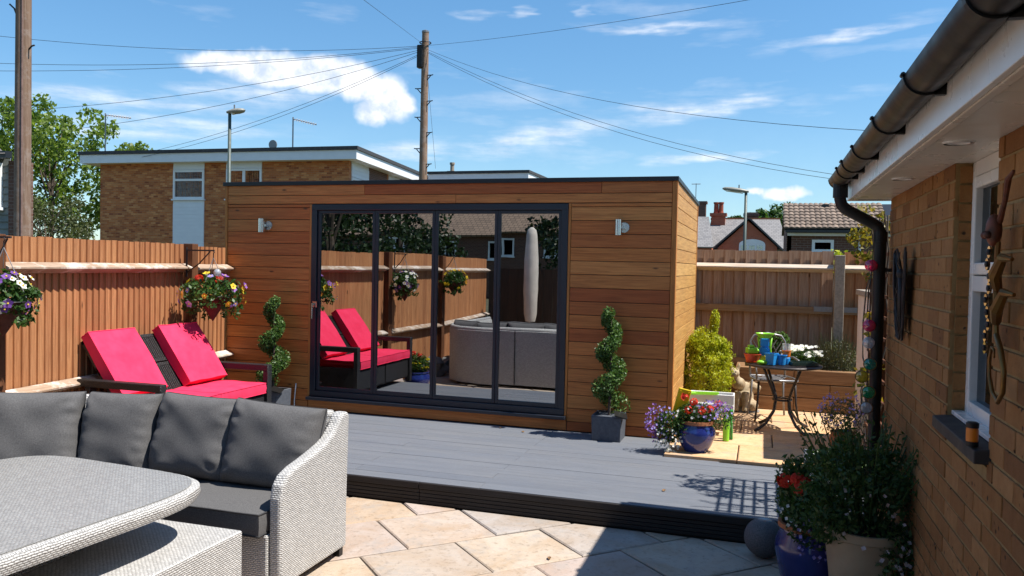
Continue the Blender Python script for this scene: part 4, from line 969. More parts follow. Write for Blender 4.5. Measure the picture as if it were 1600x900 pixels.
# ---- raised sleeper bed and its plants
bed = thing('raised_bed', 'raised bed of stacked brown sleepers below the back fence', 'raised bed', (.4, 9.25, .19))
for k in range(3):
    zz = .005+k*.152
    for a, b in (((-.66, .32), (.325, .95)) if k % 2 else ((-.66, -.05), (-.045, .95))): obj('sleeper', G().box(a, -.06+random.uniform(-.006, .006), zz, b, .05, zz+.146), sleeper, bed, bevel=.008)
    obj('sleeper', G().box(-.66, .055, zz, -.57, .42, zz+.146), sleeper, bed, bevel=.008)
obj('soil', G().box(-.56, .052, .0, .95, .42, .40), soil, bed)
dz = pot_plant('daisy_plant', 'white daisies in full bloom in the raised sleeper bed', (.43, 9.42, .60), 'flowers')
obj('foliage', G().leaves(ell(2600, (0, 0, .12), (.23, .14, .14), .3), .03, .35), leaf_mid, dz, kind='stuff')
flowers(dz, 'daisy', p_daisy, [(-.2+.4*((i*7) % 17)/16, -.14+.02*(i % 4)+.06*((i*5) % 3), .19+.10*((i*3) % 7)/6) for i in range(40)], .026, 8, (0, -.6, .9), .05)
hb = pot_plant('heather_bush', 'dull green heather bush at the right end of the raised bed', (.80, 9.40, .60), 'shrub')
g = G().leaves(ell(2400, (0, 0, .16), (.24, .17, .22), .35), .03, .22, up=.8); obj('foliage', g, leaf_heather, hb, kind='stuff')
g = G()
for _ in range(140):
    a = random.uniform(0, 6.28); r_ = random.uniform(.03, .2); g.tube([(math.cos(a)*r_*.4, math.sin(a)*r_*.4, .05), (math.cos(a)*r_, math.sin(a)*r_*.8, .25), (math.cos(a)*r_*1.3, math.sin(a)*r_, random.uniform(.3, .46))], .002, 3, cap=False)
obj('stems', g, leaf_heather, hb, kind='stuff')
sb = pot_plant('small_box_bush', 'small round green bush in the raised bed behind the metal chair', (.20, 9.48, .60), 'shrub')
obj('foliage', G().leaves(ell(1500, (0, 0, .30), (.11, .1, .14), .3), .03, .5), leaf_box, sb, kind='stuff'); obj('stem', G().tube([(0, 0, 0), (0, 0, .3)], .012, 6), bark, sb)
lv = pot_plant('lobelia_pot', 'terracotta pot spilling violet-blue lobelia near the white garden wall', (.68, 7.25, .19))
obj('pot', G().lathe(urn(.10, .18, 1.05), 24), terracotta, lv)
obj('foliage', G().leaves(np.concatenate([ell(2200, (0, -.02, .30), (.19, .17, .17), .35), ell(600, (.05, -.05, .12), (.16, .14, .1), .3)]), .026, .32, up=.5), leaf_heather, lv, kind='stuff')
blooms(lv, 'lobelia_blooms', p_lilac, [tuple(p) for p in ell(130, (-.02, -.04, .36), (.2, .17, .17), .7)], .010)
# ---- stone animal ornament among the stones
st = thing('stone_animal', 'weathered cream stone animal figure with pricked ears by the conifer', 'statue', (-.19, 9.0, .19))
body_g = G().ball((.04, 0, .17), .11, 18, 12, (.85, .8, 1.35)).ball((-.03, -.05, .30), .075, 16, 10, (1, .9, .9)).tube([(-.03, -.05, .28), (-.07, -.07, .37), (-.07, -.08, .41)], [.06, .05, .045], 12).ball((-.075, -.10, .42), .058, 16, 10, (.95, 1.0, .85)).ball((-.085, -.155, .405), .035, 12, 8, (.95, 1.0, .75)).tube([(-.10, -.08, .45), (-.112, -.075, .49), (-.108, -.07, .525)], [.022, .02, .005], 8).tube([(-.045, -.08, .45), (-.03, -.07, .49), (-.028, -.07, .525)], [.022, .02, .005], 8)
body_g.tube([(-.03, -.1, .22), (-.045, -.13, .1), (-.05, -.145, .02)], [.04, .03, .034], 10).tube([(.05, -.1, .22), (.045, -.13, .1), (.045, -.145, .02)], [.04, .03, .034], 10).ball((.11, -.05, .07), .075, 12, 8, (1, 1.1, .9)).tube([(.08, .0, .28), (.16, .02, .25), (.2, .02, .24)], [.06, .05, .03], 10)
sbody = obj('body', body_g, limestone, st, smooth=True)
rm = sbody.modifiers.new('remesh', 'REMESH'); rm.mode = 'VOXEL'; rm.voxel_size = .009; rm.use_smooth_shade = True
for x in (-.1, -.06): obj('eye', G().ball((x, -.152, .435), .008, 8, 6), iron, st)
obj('plinth', G().ball((.03, 0, .005), .16, 14, 6, (1.1, .9, .22), .15), rock_m, st)
# ---- white crate with toys
wc = thing('white_trough', 'small white slatted trough standing behind the blue flower pot', 'trough', (-.42, 7.62, .19))
obj('front', G().box(-.2, -.09, .30, .2, -.075, .38), white_paint, wc, bevel=.004); obj('front_slat', G().box(-.2, -.09, .22, .2, -.075, .285), white_paint, wc, bevel=.004); obj('back', G().box(-.2, .075, .22, .2, .09, .38), white_paint, wc, bevel=.004)
for x in (-.2, .185): obj('end', G().box(x, -.0745, .22, x+.015, .0745, .38), white_paint, wc, bevel=.004)
obj('floor', G().box(-.185, -.074, .225, .185, .074, .24), white_paint, wc)
for x in (-.19, .17):
    for y in (-.085, .068): obj('leg', G().box(x, y, 0, x+.022, y+.018, .22), white_paint, wc)
tl = obj('toy_rake', G().add(*frustum(.012, .012, 0, .28)), tgreen, None); tag(tl, 'bright green plastic toy lying on the rim of the white trough', 'toy'); tl.location = (-.36, 7.55, .578); tl.rotation_euler = (rad(88), 0, rad(-60)); obj('rake_head', G().box(-.045, -.012, .24, .045, .012, .32), tgreen, tl, bevel=.006)
gt = thing('green_bottle', 'tall light green plastic bottle standing on the terrace paving', 'bottle', (-.275, 7.33, .191))
obj('body', G().lathe([(.026, 0), (.028, .004), (.03, .19), (.024, .205)], 20), tgreen, gt, smooth=False); obj('neck', G().lathe([(.018, .205), (.018, .235), (.0, .237)], 16, cap=False), tgreen, gt)
g2 = obj('garden_trowel', G().box(-.008, -.028, 0, .008, .028, .16).box(-.012, -.012, .16, .012, .012, .25), tgreen2, None, bevel=.006); tag(g2, 'dark green plastic toy leaning just behind the light green bottle', 'toy'); g2.location = (-.235, 7.42, .192); g2.rotation_euler = (0, -.04, .5)
obj('grip', G().box(-.014, -.03, .25, .014, .03, .268), tgreen2, g2, bevel=.005)

# ---- pots in the shade by the house
def pot_soil(t, r, z): obj('soil', G().lathe([(0, z), (r, z)], 24, cap=False), soil, t)
sp_ = thing('granite_ball', 'dark granite ball ornament against the deck step', 'ornament', (.05, 4.985, 0)); o = obj('ball', G().lathe([(.0, .008), (.05, .01)]+[(.116*math.sin(a), .118-.116*math.cos(a)) for a in np.linspace(.5, 2.75, 18)]+[(.04, .224), (.03, .212), (0, .21)], 32, cap=False), granite, sp_, smooth=True); obj('dish', G().lathe([(0, .223), (.043, .2255), (.044, .2262), (.046, .2245)], 24, cap=False), plain('wet_dish', (.16,.17,.19), .15, amount=.2), sp_)
b2 = pot_plant('geranium_pot', 'cobalt blue pot of red geraniums in the shade beside the granite ball', (.275, 4.56, 0))
o = obj('pot', G().lathe(urn(.158, .36, 1.1, .72), 32), blue_glaze, b2); shear_smooth(o, 45); obj('rim', G().lathe([(.150, .335), (.160, .34), (.160, .366), (.142, .366), (.136, .34)], 32, cap=False), terracotta, b2); pot_soil(b2, .14, .345)
obj('foliage', G().leaves(np.concatenate([ell(2600, (0, 0, .47), (.18, .17, .15), .3), ell(900, (.03, -.12, .37), (.15, .08, .12), .3), ell(700, (-.08, .05, .58), (.1, .1, .12), .3)]), .034, .45), leaf_shade, b2, kind='stuff')
for c in ((-.135, -.08, .60), (-.06, -.13, .575), (-.035, -.12, .60), (-.07, -.11, .615)): cluster(b2, p_red, c, .034, 30, .017)
blooms(b2, 'lobelia_blooms', p_lilac, [tuple(p) for p in ell(70, (.05, -.17, .35), (.16, .06, .14), .5)], .010); blooms(b2, 'white_blooms', p_white, [tuple(p) for p in ell(26, (.0, -.14, .42), (.16, .06, .12), .5)], .010)
b3 = pot_plant('cream_pot', 'tall cream clay pot with a large dark leafy bush against the house wall', (.52, 4.30, 0))
o = obj('pot', G().lathe([(.135, 0), (.14, .01), (.175, .30), (.188, .41), (.196, .415), (.196, .455), (.178, .455), (.17, .41)], 36), cream_clay, b3); shear_smooth(o, 40); pot_soil(b3, .172, .43)
obj('foliage', G().leaves(np.concatenate([clumps(64, 40, (-.05, .05, .64), (.38, .34, .25), .08, .5), ell(900, (-.03, 0, .56), (.28, .28, .16), .1), ell(700, (.12, -.12, .35), (.10, .12, .18), .3), ell(500, (-.16, -.05, .46), (.12, .15, .1), .3)]), .034, .4, up=.3), leaf_shade, b3, kind='stuff')
g = G(); tips = []
for _ in range(84):
    a = random.uniform(0, 6.28); r_ = random.uniform(.05, .40); z_ = random.uniform(.70, 1.04)-.35*max(0, r_-.25); p0 = (math.cos(a)*r_*.3, math.sin(a)*r_*.3, .45); p1 = (math.cos(a)*r_, math.sin(a)*r_+.03, z_); tips.append((p0, p1)); g.tube([p0, tuple((p0[i]*.4+p1[i]*.6)+(.03 if i == 2 else 0) for i in range(3)), p1], .003, 4, cap=False)
obj('stems', g, leaf_shade, b3, kind='stuff')
lv_ = []
for p0, p1 in tips:
    for k in range(16): u = .45+.55*k/15; lv_.append([p0[i]*(1-u)+p1[i]*u+random.uniform(-.018, .018) for i in range(3)])
obj('shoot_leaves', G().leaves(lv_, .032, .42), leaf_shade, b3, kind='stuff')
blooms(b3, 'pale_blooms', p_pale, [tuple(p) for p in np.concatenate([ell(60, (.13, -.17, .30), (.09, .06, .17), .5), ell(10, (-.02, -.22, .55), (.2, .05, .15), .6)])], .012)
lat = thing('lattice_planter', 'small white lattice plant holder with trailing leaves between deck and terrace', 'planter', (.38, 5.72, .161))
for s in (-.06, .06): 
    g = obj('side_frame', G().bar((-.075, s, .0), (-.075, s, .34), .012).bar((.075, s, 0), (.075, s, .34), .012).bar((-.075, s, .335), (.075, s, .335), .012).bar((-.075, s, .06), (.075, s, .06), .012), white_paint, lat)
    for k in range(4): obj('lattice_strip', G().bar((-.07, s, .07+k*.065), (.07, s, .125+k*.065), .010, .006), white_paint, g); obj('lattice_strip', G().bar((.07, s+.006, .07+k*.065), (-.07, s+.006, .125+k*.065), .010, .006), white_paint, g)
obj('foliage', G().leaves(np.concatenate([ell(900, (.13, -.02, .28), (.22, .14, .10), .2), ell(400, (.2, .05, .2), (.2, .14, .16), .2)]), .06, .5), leaf_mid, lat, kind='stuff')

# ---- trellis with a climber behind the house corner, and the glass chime
tr = thing('trellis', 'wooden garden trellis carrying a climber beyond the house corner', 'trellis', (.74, 5.72, .16))
for k in range(6): obj('upright', G().box(-.01, -.42+k*.165, 0, .01, -.395+k*.165, 1.72), post_wood, tr)
for k in range(13): obj('crossbar', G().box(-.022, -.43, .08+k*.132, -.0105, .44, .10+k*.132), post_wood, tr)
cl = pot_plant('climbing_plant', 'climber with green, yellow and orange leaves behind the black downpipe', (.73, 5.72, .16), 'climber')
g = G()
for k in range(14):
    y = random.uniform(-.4, .4); x = 0; P_ = []
    for q in range(9): P_.append((x, y, q*.24)); y += random.uniform(-.07, .07); x = random.uniform(-.05, .03)
    g.tube(P_, .005, 4, cap=False)
obj('stems', g, bark, cl, kind='stuff')
obj('foliage', G().leaves(np.concatenate([clumps(26, 16, (-.02, .1, 1.75), (.11, .36, .34), .07, .3), clumps(14, 12, (-.03, .0, 1.0), (.07, .4, .6), .06, .3), clumps(8, 14, (-.12, .3, 1.9), (.12, .2, .16), .06, .3)]), .045, .6), leaf_clim, cl, kind='stuff')
ch = thing('glass_chime', 'hanging chime of pink, teal, yellow and clear glass drops beside the downpipe', 'chime', (.597, 5.05, 1.85))
obj('string', G().tube([(.02, .05, .12), (.0, 0, -.2), (0, 0, -.98)], .0025, 5), wire_m, ch)
for (dx, z, r_, cc, nm) in ((0, -.09, .035, (.75,.05,.22), 'pink_drop'), (0, -.44, .036, (.75,.05,.22), 'pink_drop'), (.0, -.54, .034, (.75,.78,.8), 'clear_drop'), (.012, -.665, .034, (.02,.42,.33), 'teal_disc'), (-.03, -.74, .034, (.6,.55,.08), 'yellow_disc'), (.01, -.83, .036, (.03,.45,.2), 'green_disc'), (.0, -.92, .034, (.7,.74,.78), 'clear_disc')):
    mt = MATS.get('drop_'+nm) or clear('drop_'+nm, cc)
    obj(nm, G().ball((dx, 0, z), r_, 16, 10, (1, .35, 1) if 'disc' in nm else (1, 1, 1)), mt, ch, smooth=True); 
    if 'disc' in nm: obj('disc_ring', G().tube([(dx+r_*math.cos(a), 0, z+r_*math.sin(a)) for a in np.linspace(0, 2*math.pi, 21)[:-1]], .0035, 5, closed=True), gold_m, ch)
# ================================================================== BISTRO SET AND TOYS
bt_ = thing('bistro_table', 'round bronze cast metal bistro table loaded with toys on the terrace', 'table', (.21, 8.08, .191))
TZ, TRd = .635, .345
obj('table_rim', G().tube([(TRd*math.cos(a), TRd*math.sin(a), TZ-.012) for a in np.linspace(0, 2*math.pi, 49)[:-1]], .012, 8, closed=True), cast_metal, bt_, smooth=True)
top_g = G()
def strap(g, pts, w, z0, z1):
    for a, b in zip(pts[:-1], pts[1:]): g.bar((*a, (z0+z1)/2), (*b, (z0+z1)/2), w, z1-z0)
for k in range(-6, 7):
    c = k*.053; h_ = math.sqrt(max(0, (TRd-.005)**2-c*c))
    for s in (-1, 1):
        q = lambda u, v: ((u-s*v)/R2, (s*u+v)/R2)
        top_g.bar((*q(c, -h_), TZ-.008+.002*s), (*q(c, h_), TZ-.008+.002*s), .030, .006)
obj('table_top', top_g, cast_metal, bt_)
for a in (40, 130, 220, 310):
    c, s = math.cos(rad(a)), math.sin(rad(a)); rr = [(.24, TZ-.02), (.2, TZ-.1), (.13, .40), (.085, .29), (.10, .18), (.19, .07), (.28, .02), (.31, .012)]
    l = obj('leg', G().tube([(r_*c, r_*s, z) for r_, z in rr], [.013]*5+[.014, .016, .013], 8), cast_metal, bt_, smooth=True); obj('foot', G().ball((.31*c, .31*s, .012), .018, 10, 6, (1, 1, .65)), cast_metal, l, smooth=True)
obj('brace_ring', G().tube([(.085*math.cos(a), .085*math.sin(a), .29) for a in np.linspace(0, 2*math.pi, 25)[:-1]], .010, 7, closed=True), cast_metal, bt_, smooth=True)
chr_ = thing('bistro_chair', 'grey cast metal garden chair with lattice back behind the bistro table', 'chair', (.12, 8.62, .191), rad(14))
SZ = .42
seat_g = G()
for k in range(-4, 5): 
    c = k*.045
    for s in (-1, 1): seat_g.bar((max(-.19, min(.19, c-.15)), -.19, SZ+.001*s), (max(-.19, min(.19, c+.15)) if s > 0 else max(-.19, min(.19, c-.4)), .17, SZ+.001*s), .016, .008)
obj('seat', seat_g, cast_lit, chr_); obj('seat_rim', G().tube([(-.2, -.2, SZ), (.2, -.2, SZ), (.215, 0, SZ), (.18, .19, SZ), (-.18, .19, SZ), (-.215, 0, SZ)], .012, 8, closed=True), cast_lit, chr_, smooth=True)
arc = [(-.18, .19, SZ), (-.185, .21, SZ+.2), (-.18, .225, SZ+.36), (-.14, .23, SZ+.42), (0, .232, SZ+.445), (.14, .23, SZ+.42), (.18, .225, SZ+.36), (.185, .21, SZ+.2), (.18, .19, SZ)]
bk = obj('back_frame', G().tube(arc, .012, 8), cast_lit, chr_, smooth=True)
for k in range(-3, 4):
    for s in (-1, 1):
        x0 = k*.055; x1 = x0+s*.15; x1 = max(-.175, min(.175, x1)); obj('back_strip', G().bar((x0, .222, SZ+.12), (x1, .227, SZ+.40-.04*abs(x1)/.17), .010, .008), cast_lit, bk)
obj('back_rail', G().bar((-.18, .215, SZ+.12), (.18, .215, SZ+.12), .014), cast_lit, bk)
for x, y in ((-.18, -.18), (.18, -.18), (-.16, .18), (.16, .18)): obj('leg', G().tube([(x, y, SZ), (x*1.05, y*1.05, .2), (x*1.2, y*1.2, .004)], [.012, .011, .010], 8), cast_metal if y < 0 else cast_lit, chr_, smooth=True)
for s in (-1, 1): obj('armrest', G().tube([(s*.185, .21, SZ+.2), (s*.22, .05, SZ+.215), (s*.225, -.12, SZ+.2), (s*.21, -.17, SZ+.12), (s*.2, -.19, SZ)], .011, 8), cast_lit, chr_, smooth=True)
TT = .191+TZ
def toy(name, label, x, y, rz=0, cat='toy', z=TT+.001): return thing(name, label, cat, (x, y, z), rz)
t = toy('toy_bowl', 'red plastic bowl holding green toys on the bistro table', -.075, 8.05); o = obj('bowl', G().lathe([(.05, 0), (.055, .004), (.078, .075), (.082, .078), (.082, .084), (.074, .084), (.05, .01), (0, .008)], 24, cap=False), tred, t); obj('saucer', G().lathe([(.0, .001), (.06, .001), (.066, .010), (.06, .008)], 24, cap=False), torange, t)
t = toy('toy_mould', 'lime green moulded toy sitting in the red bowl', -.085, 8.05, .4, z=TT+.085); obj('shell', G().box(-.05, -.04, 0, .05, .04, .06).box(-.035, -.03, .06, .02, .03, .085), tgreen, t, bevel=.012, seg=3); obj('knob', G().ball((.05, -.02, .03), .022, 10, 8), tgreen, t, smooth=True)
t = toy('sand_mill', 'tall green, blue and yellow toy sand mill on the bistro table', .035, 8.07)
o = obj('funnel', G().lathe([(.04, .235), (.05, .24), (.085, .275), (.088, .285), (.08, .285), (.045, .245)], 24, cap=False), tgreen, t)
for s in (-1, 1): obj('side_frame', G().tube([(s*.065, 0, 0), (s*.055, 0, .08), (s*.05, 0, .16), (s*.06, 0, .245)], .011, 8), tgreen, t, smooth=True)
obj('base', G().box(-.08, -.05, 0, .08, .05, .018), tgreen, t, bevel=.005); obj('hopper', G().box(-.04, -.03, .16, .04, .03, .235), tblue, t, bevel=.006)
w_ = obj('wheel', G().add(*[[(x, y*1.0, z+.118) for x, y, z in lathe_y(.03, .04, 14)[0]], lathe_y(.03, .04, 14)[1]]), tblue, t)
for k in range(6): a = k*math.pi/3; obj('paddle', G().bar((.025*math.cos(a), -.02, .118+.025*math.sin(a)), (.048*math.cos(a), -.02, .118+.048*math.sin(a)), .04, .005, (0, 1, 0)), tblue, w_)
obj('tray', G().box(-.04, -.035, .018, .04, .035, .068), tyellow, t, bevel=.006)
def cup(name, label, x, y, mat, h=.085, r=.04, z=TT+.001, square=False):
    t = toy(name, label, x, y, .3, z=z)
    o = obj('body', G().lathe([(r*.8, 0), (r*.82, .003), (r, h*.93), (r*1.06, h*.94), (r*1.06, h), (r*.93, h), (r*.76, .006), (0, .005)], 4 if square else 20, cap=False), mat, t)
    return t
t = cup('toy_cup', 'larger square blue beaker at the front of the bistro table', .10, 7.93, tblue, .105, .062, square=True); obj('rim', G().lathe([(.064, .100), (.068, .102), (.068, .110), (.06, .110)], 4, cap=False), tblue, t)
t = cup('toy_cup', 'smaller blue ribbed beaker right of the square blue one', .19, 7.97, tblue, .09, .045); obj('rim', G().lathe([(.046, .086), (.051, .087), (.051, .094), (.045, .094)], 20, cap=False), tblue, t)
t = cup('toy_tumbler', 'orange tumbler with a clear top stacked behind the blue beakers', .235, 8.06, torange, .06, .042, TT+.07); obj('clear_top', G().lathe([(.036, .062), (.040, .125), (.038, .125), (.034, .064)], 20, cap=False), clear('clear_plastic', (.8,.82,.8)), t); obj('stand', G().lathe([(.034, -.069), (.036, -.01), (.03, -.002)], 18), tblue, t)
t = toy('toy_scoop', 'lime green flat scoop lying at the front edge of the table', .02, 7.92, .5); obj('scoop', G().ball((0, 0, .02), .05, 16, 8, (1.2, .8, .45)), tgreen, t, smooth=True); obj('handle', G().bar((.05, .01, .02), (.12, .03, .012), .022, .014), tgreen, t, bevel=.004) if False else obj('handle', G().bar((.05, .01, .02), (.10, .02, .012), .022, .014), tgreen, t)
t = toy('serving_tray', 'dark green shallow tray lying at the right side of the bistro table', .385, 8.05, .25); obj('tray', G().box(-.12, -.085, 0, .12, .085, .008), tdark, t, bevel=.004)
for a in ((-.12, -.085, .12, -.077), (-.12, .077, .12, .085), (-.12, -.077, -.112, .077), (.112, -.077, .12, .077)): obj('edge', G().box(a[0], a[1], .008, a[2], a[3], .03), tdark, t)

# ================================================================== HANGING BASKETS
def basket(label, loc, pal, seed, R_=.25, groupname='hanging baskets along the left fence', ball=False):
    random.seed(seed); t = thing('hanging_basket', label, 'hanging basket', loc, 0, groupname)
    obj('liner', G().lathe([(.004, -.21), (.06, -.12), (.13, -.02), (.165, .03), (.15, .03)], 20, cap=False), plain('liner%d' % seed, (.10,.03,.02), .9, amount=.4) if 'liner' not in MATS else None, t)
    obj('rim', G().tube([(.165*math.cos(a), .165*math.sin(a), .03) for a in np.linspace(0, 2*math.pi, 25)[:-1]], .004, 5, closed=True), wire_m, t)
    for k in range(3): a = k*2.094+.4; obj('chain', G().tube([(.16*math.cos(a), .16*math.sin(a), .03), (.0, 0, .40)], .003, 5), cast_lit, t)
    obj('hook', G().tube([(0, 0, .40), (.0, 0, .44), (.015, 0, .455), (.0, 0, .465)], .004, 5), wire_m, t)
    obj('foliage', G().leaves(np.concatenate([ell(1100, (0, 0, .06), (R_*.9, R_*.9, .15), .35), clumps(26, 24, (0, 0, .05), (R_*.95, R_*.95, .17), .05, .85), clumps(12, 20, (0, 0, -.07), (R_*.9, R_*.9, .12), .045, .85)]), .042, .5), leaf_mid, t, kind='stuff')
    for name, mat, n, r_ in pal:
        for _ in range(n):
            a = random.uniform(-math.pi, math.pi); e = random.uniform(-.6, 1.2); d = Vector((math.cos(a)*math.cos(e), math.sin(a)*math.cos(e), math.sin(e)))
            k_ = random.uniform(.88, 1.14); p = Vector((d.x*R_*k_, d.y*R_*k_, .05+d.z*.19*k_)); o = obj(name, G().flower((0, 0, 0), r_*random.uniform(.85, 1.2), d, 5, .22), mat, t); o.location = p
            obj('flower_eye', G().ball((0, 0, 0), r_*.22, 6, 4), MATS['yellow_petals'] if mat is not p_yellow else MATS['orange_petals'], o).location = d*.006
    if ball: obj('glass_globe', G().ball((.07, -.03, .26), .035, 16, 10), clear('globe_glass', (.85,.86,.88), .25), t, smooth=True)
    return t
random.seed(3)
basket('hanging basket of yellow, purple and red flowers above the red loveseat', (-5.06, 6.48, 1.33), [('yellow_flower', p_yellow, 13, .034), ('purple_flower', p_violet, 9, .036), ('orange_flower', p_orange, 3, .032), ('lilac_flower', p_lilac, 4, .03)], 11, .30, ball=True)
hb1 = bpy.data.objects['hanging_basket']
for c in ((-.085, -.1, .20), (.03, .05, .19)): cluster(hb1, p_red, c, .035, 26, .018)
basket('hanging basket of white and purple pansies at the left edge, on the near fence post', (-4.95, 4.16, 1.37), [('white_flower', p_white, 28, .030), ('purple_flower', p_purple, 22, .030)], 12, .20)
basket('hanging basket of yellow flowers mirrored in the third glass door panel', (-4.93, 2.2, 1.40), [('yellow_flower', p_yellow, 22, .034), ('orange_flower', p_orange, 8, .03)], 13, .22)
def bracket(x, y, z, dx, label):
    t = thing('basket_bracket', label, 'bracket', (x, y, z), 0, 'basket brackets on the fence posts')
    obj('arm', G().bar((0, 0, 0), (dx, 0, 0), .014), iron, t); obj('plate', G().bar((0, 0, -.26), (0, 0, .03), .02, .008, (1, 0, 0)), iron, t); obj('brace', G().tube([(0, 0, -.22), (dx*.45, 0, -.13), (dx*.85, 0, -.01)], .006, 6), iron, t)
bracket(-5.37, 6.48, 1.80, .32, 'rusty iron bracket holding the yellow and purple hanging basket'); bracket(-5.11, 4.18, 1.84, .2, 'iron bracket at the left edge holding the white pansy basket'); bracket(-5.10, 2.2, 1.87, .19, 'iron bracket further down the fence, seen only in the glass')

# ---- things seen in the glass
pr = thing('parasol', 'closed parasol in a long beige cover, mirrored in the glass doors', 'parasol', (-4.55, -1.0, 0))
o = obj('cover', G().lathe([(.10, .55), (.13, .7), (.15, 1.2), (.145, 1.8), (.11, 2.3), (.085, 2.42), (.03, 2.47), (0, 2.475)], 18, cap=False), tarp, pr, smooth=True); obj('pole', G().lathe([(.025, 0), (.025, .6)], 12), steel, pr); obj('base', G().lathe([(.26, 0), (.26, .05), (.06, .09)], 24), granite, pr)
fpot = pot_plant('blue_flower_pot', 'blue pot of yellow and red flowers next to the loveseat, seen in the glass', (-4.42, 4.86, 0))
o = obj('pot', G().lathe(urn(.17, .26), 28), blue_glaze, fpot); shear_smooth(o, 45); pot_soil(fpot, .15, .245)
obj('foliage', G().leaves(ell(1200, (0, 0, .36), (.17, .17, .14), .3), .04, .4), leaf_mid, fpot, kind='stuff'); flowers(fpot, 'yellow_flower', p_yellow, [(.15*math.cos(i*2.4), .15*math.sin(i*2.4), .32+.02*(i % 8)) for i in range(22)], .03); 
for c in ((-.04, .02, .50), (.06, .05, .48)): cluster(fpot, p_red, c, .03)
random.seed(5)
def mk_rock(nm, r_, loc, label):
    o = obj(nm, G().ball((0, 0, 0), r_, 9, 6, (1, 1.2, .8), .35), rock_m); o.location = loc; tag(o, label, 'stone', 'rockery stones along the left fence'); return o
mk_rock('rockery_stone', .24, (-4.84, 3.25, .1), 'largest grey rockery stone at the fence foot behind the sofa corner, seen in the glass')
mk_rock('rockery_stone', .19, (-4.80, 2.72, .08), 'middle grey rockery stone along the fence, seen in the glass between sofa and fence')
mk_rock('rockery_stone', .15, (-4.82, 2.3, .07), 'smallest grey rockery stone, farthest from the glass doors along the fence')

# ================================================================== BEYOND THE FENCES
def poly_house(root, pts, z0, z1, mat, name='wall'):
    o = obj(name, G().prism([(p[0], p[1]) for p in pts], z0, z1, 'z'), mat, root); o.location = -root.location; return o
def wpart(root, name, g, mat, parent=None, **k):
    o = obj(name, g, mat, parent or root, **k)
    if parent is None: o.location = -root.location
    return o
# ---- flat roofed house behind the left fence
A, B, C_, D_ = Vector((-28.1, 27.2)), Vector((-15.13, 27.74)), Vector((-16.75, 39.7)), Vector((-29.7, 39.2))
ex = (B-A).normalized(); ey = (C_-B).normalized()
fh = thing('flat_roof_house', 'two storey flat roofed brown brick house with white fascia behind the left fence', 'house', (-21.5, 33, 0))
ins = lambda P, a, b: (P+ex*a+ey*b)
wA, wB, wC, wD = ins(A, .7, .45), ins(B, -.5, .45), ins(C_, -.5, -.4), ins(D_, .7, -.4)
poly_house(fh, [wA, wB, wC, wD], 0, 5.75, brown_brick)
poly_house(fh, [A, B, C_, D_], 5.70, 6.06, white_board, 'fascia'); 
e_ = .06; poly_house(fh, [A-ex*e_-ey*e_, B+ex*e_-ey*e_, C_+ex*e_+ey*e_, D_-ex*e_+ey*e_], 6.06, 6.2, roof_felt, 'roof')
def facade(root, P0, d, out, x0, x1, z0, z1, kind):
    """window or panel on a wall: P0 wall start, d along, out outward"""
    P0 = Vector((*P0, 0)); d = Vector((*d, 0)); out = Vector((*out, 0))
    def q(u0, u1, a, b, t0, t1):
        vs = []
        for z in (a, b):
            for t_ in (t0, t1):
                for u in (u0, u1): p = P0+d*u+out*t_; vs.append((p.x, p.y, z))
        return G().add(vs, [(0,2,3,1), (4,5,7,6), (0,1,5,4), (2,6,7,3), (0,4,6,2), (1,3,7,5)])
    if kind == 'panel':
        o = wpart(root, 'white_panel', q(x0, x1, z0, z1, -.05, .03), white_board); k = 0; z = z0
        while z+.15 <= z1: obj('cladding_strip', q(x0, x1, z+.005, z+.145, .03, .045), white_board, o); z += .15
    else:
        f_ = .09; g = q(x0, x1, z0, z0+f_, -.05, .06)
        for s_ in (q(x0, x1, z1-f_, z1, -.05, .06), q(x0, x0+f_, z0+f_, z1-f_, -.05, .06), q(x1-f_, x1, z0+f_, z1-f_, -.05, .06)): g.add(s_.v, s_.f)
        if kind == 'split_h': s_ = q(x0+f_, x1-f_, z0+(z1-z0)*.62, z0+(z1-z0)*.62+f_, -.05, .06); g.add(s_.v, s_.f)
        if kind == 'split_v': s_ = q((x0+x1)/2-.06, (x0+x1)/2+.06, z0+f_, z1-f_, -.05, .06); g.add(s_.v, s_.f)
        o = wpart(root, 'window', g, white_paint); obj('pane', q(x0+f_*.5, x1-f_*.5, z0+f_*.5, z1-f_*.5, -.03, .0), window_glass, o); obj('sill', q(x0-.05, x1+.05, z0-.06, z0, .0, .12), white_paint, o)
fo = -ey
def U(x): return (x-wA.x)/ex.x
facade(fh, wA, ex, fo, U(-23.75), U(-22.25), 5.42, 5.70, 'panel'); facade(fh, wA, ex, fo, U(-23.75), U(-22.25), 4.2, 5.41, 'split_h'); facade(fh, wA, ex, fo, U(-23.75), U(-22.25), 1.6, 4.13, 'panel')
facade(fh, wA, ex, fo, U(-21.2), U(-19.55), 5.45, 5.70, 'panel'); facade(fh, wA, ex, fo, U(-21.2), U(-19.55), 4.2, 5.44, 'split_v')
sd = ey; so_ = ex
facade(fh, wB, sd, so_, .25, 2.2, 5.1, 5.70, 'panel'); facade(fh, wB, sd, so_, .25, 2.2, 4.1, 5.08, 'window')
wpart(fh, 'dark_brick_panel', G().prism([tuple(wB+ey*2.3+ex*.02), tuple(wB+ey*4.6+ex*.02), tuple(wB+ey*4.6-ex*.1), tuple(wB+ey*2.3-ex*.1)], 0, 5.69, 'z'), dark_brick)
facade(fh, wB, sd, so_, 4.8, 6.4, 4.9, 5.70, 'panel'); facade(fh, wB, sd, so_, 4.8, 6.4, 4.1, 4.88, 'window')
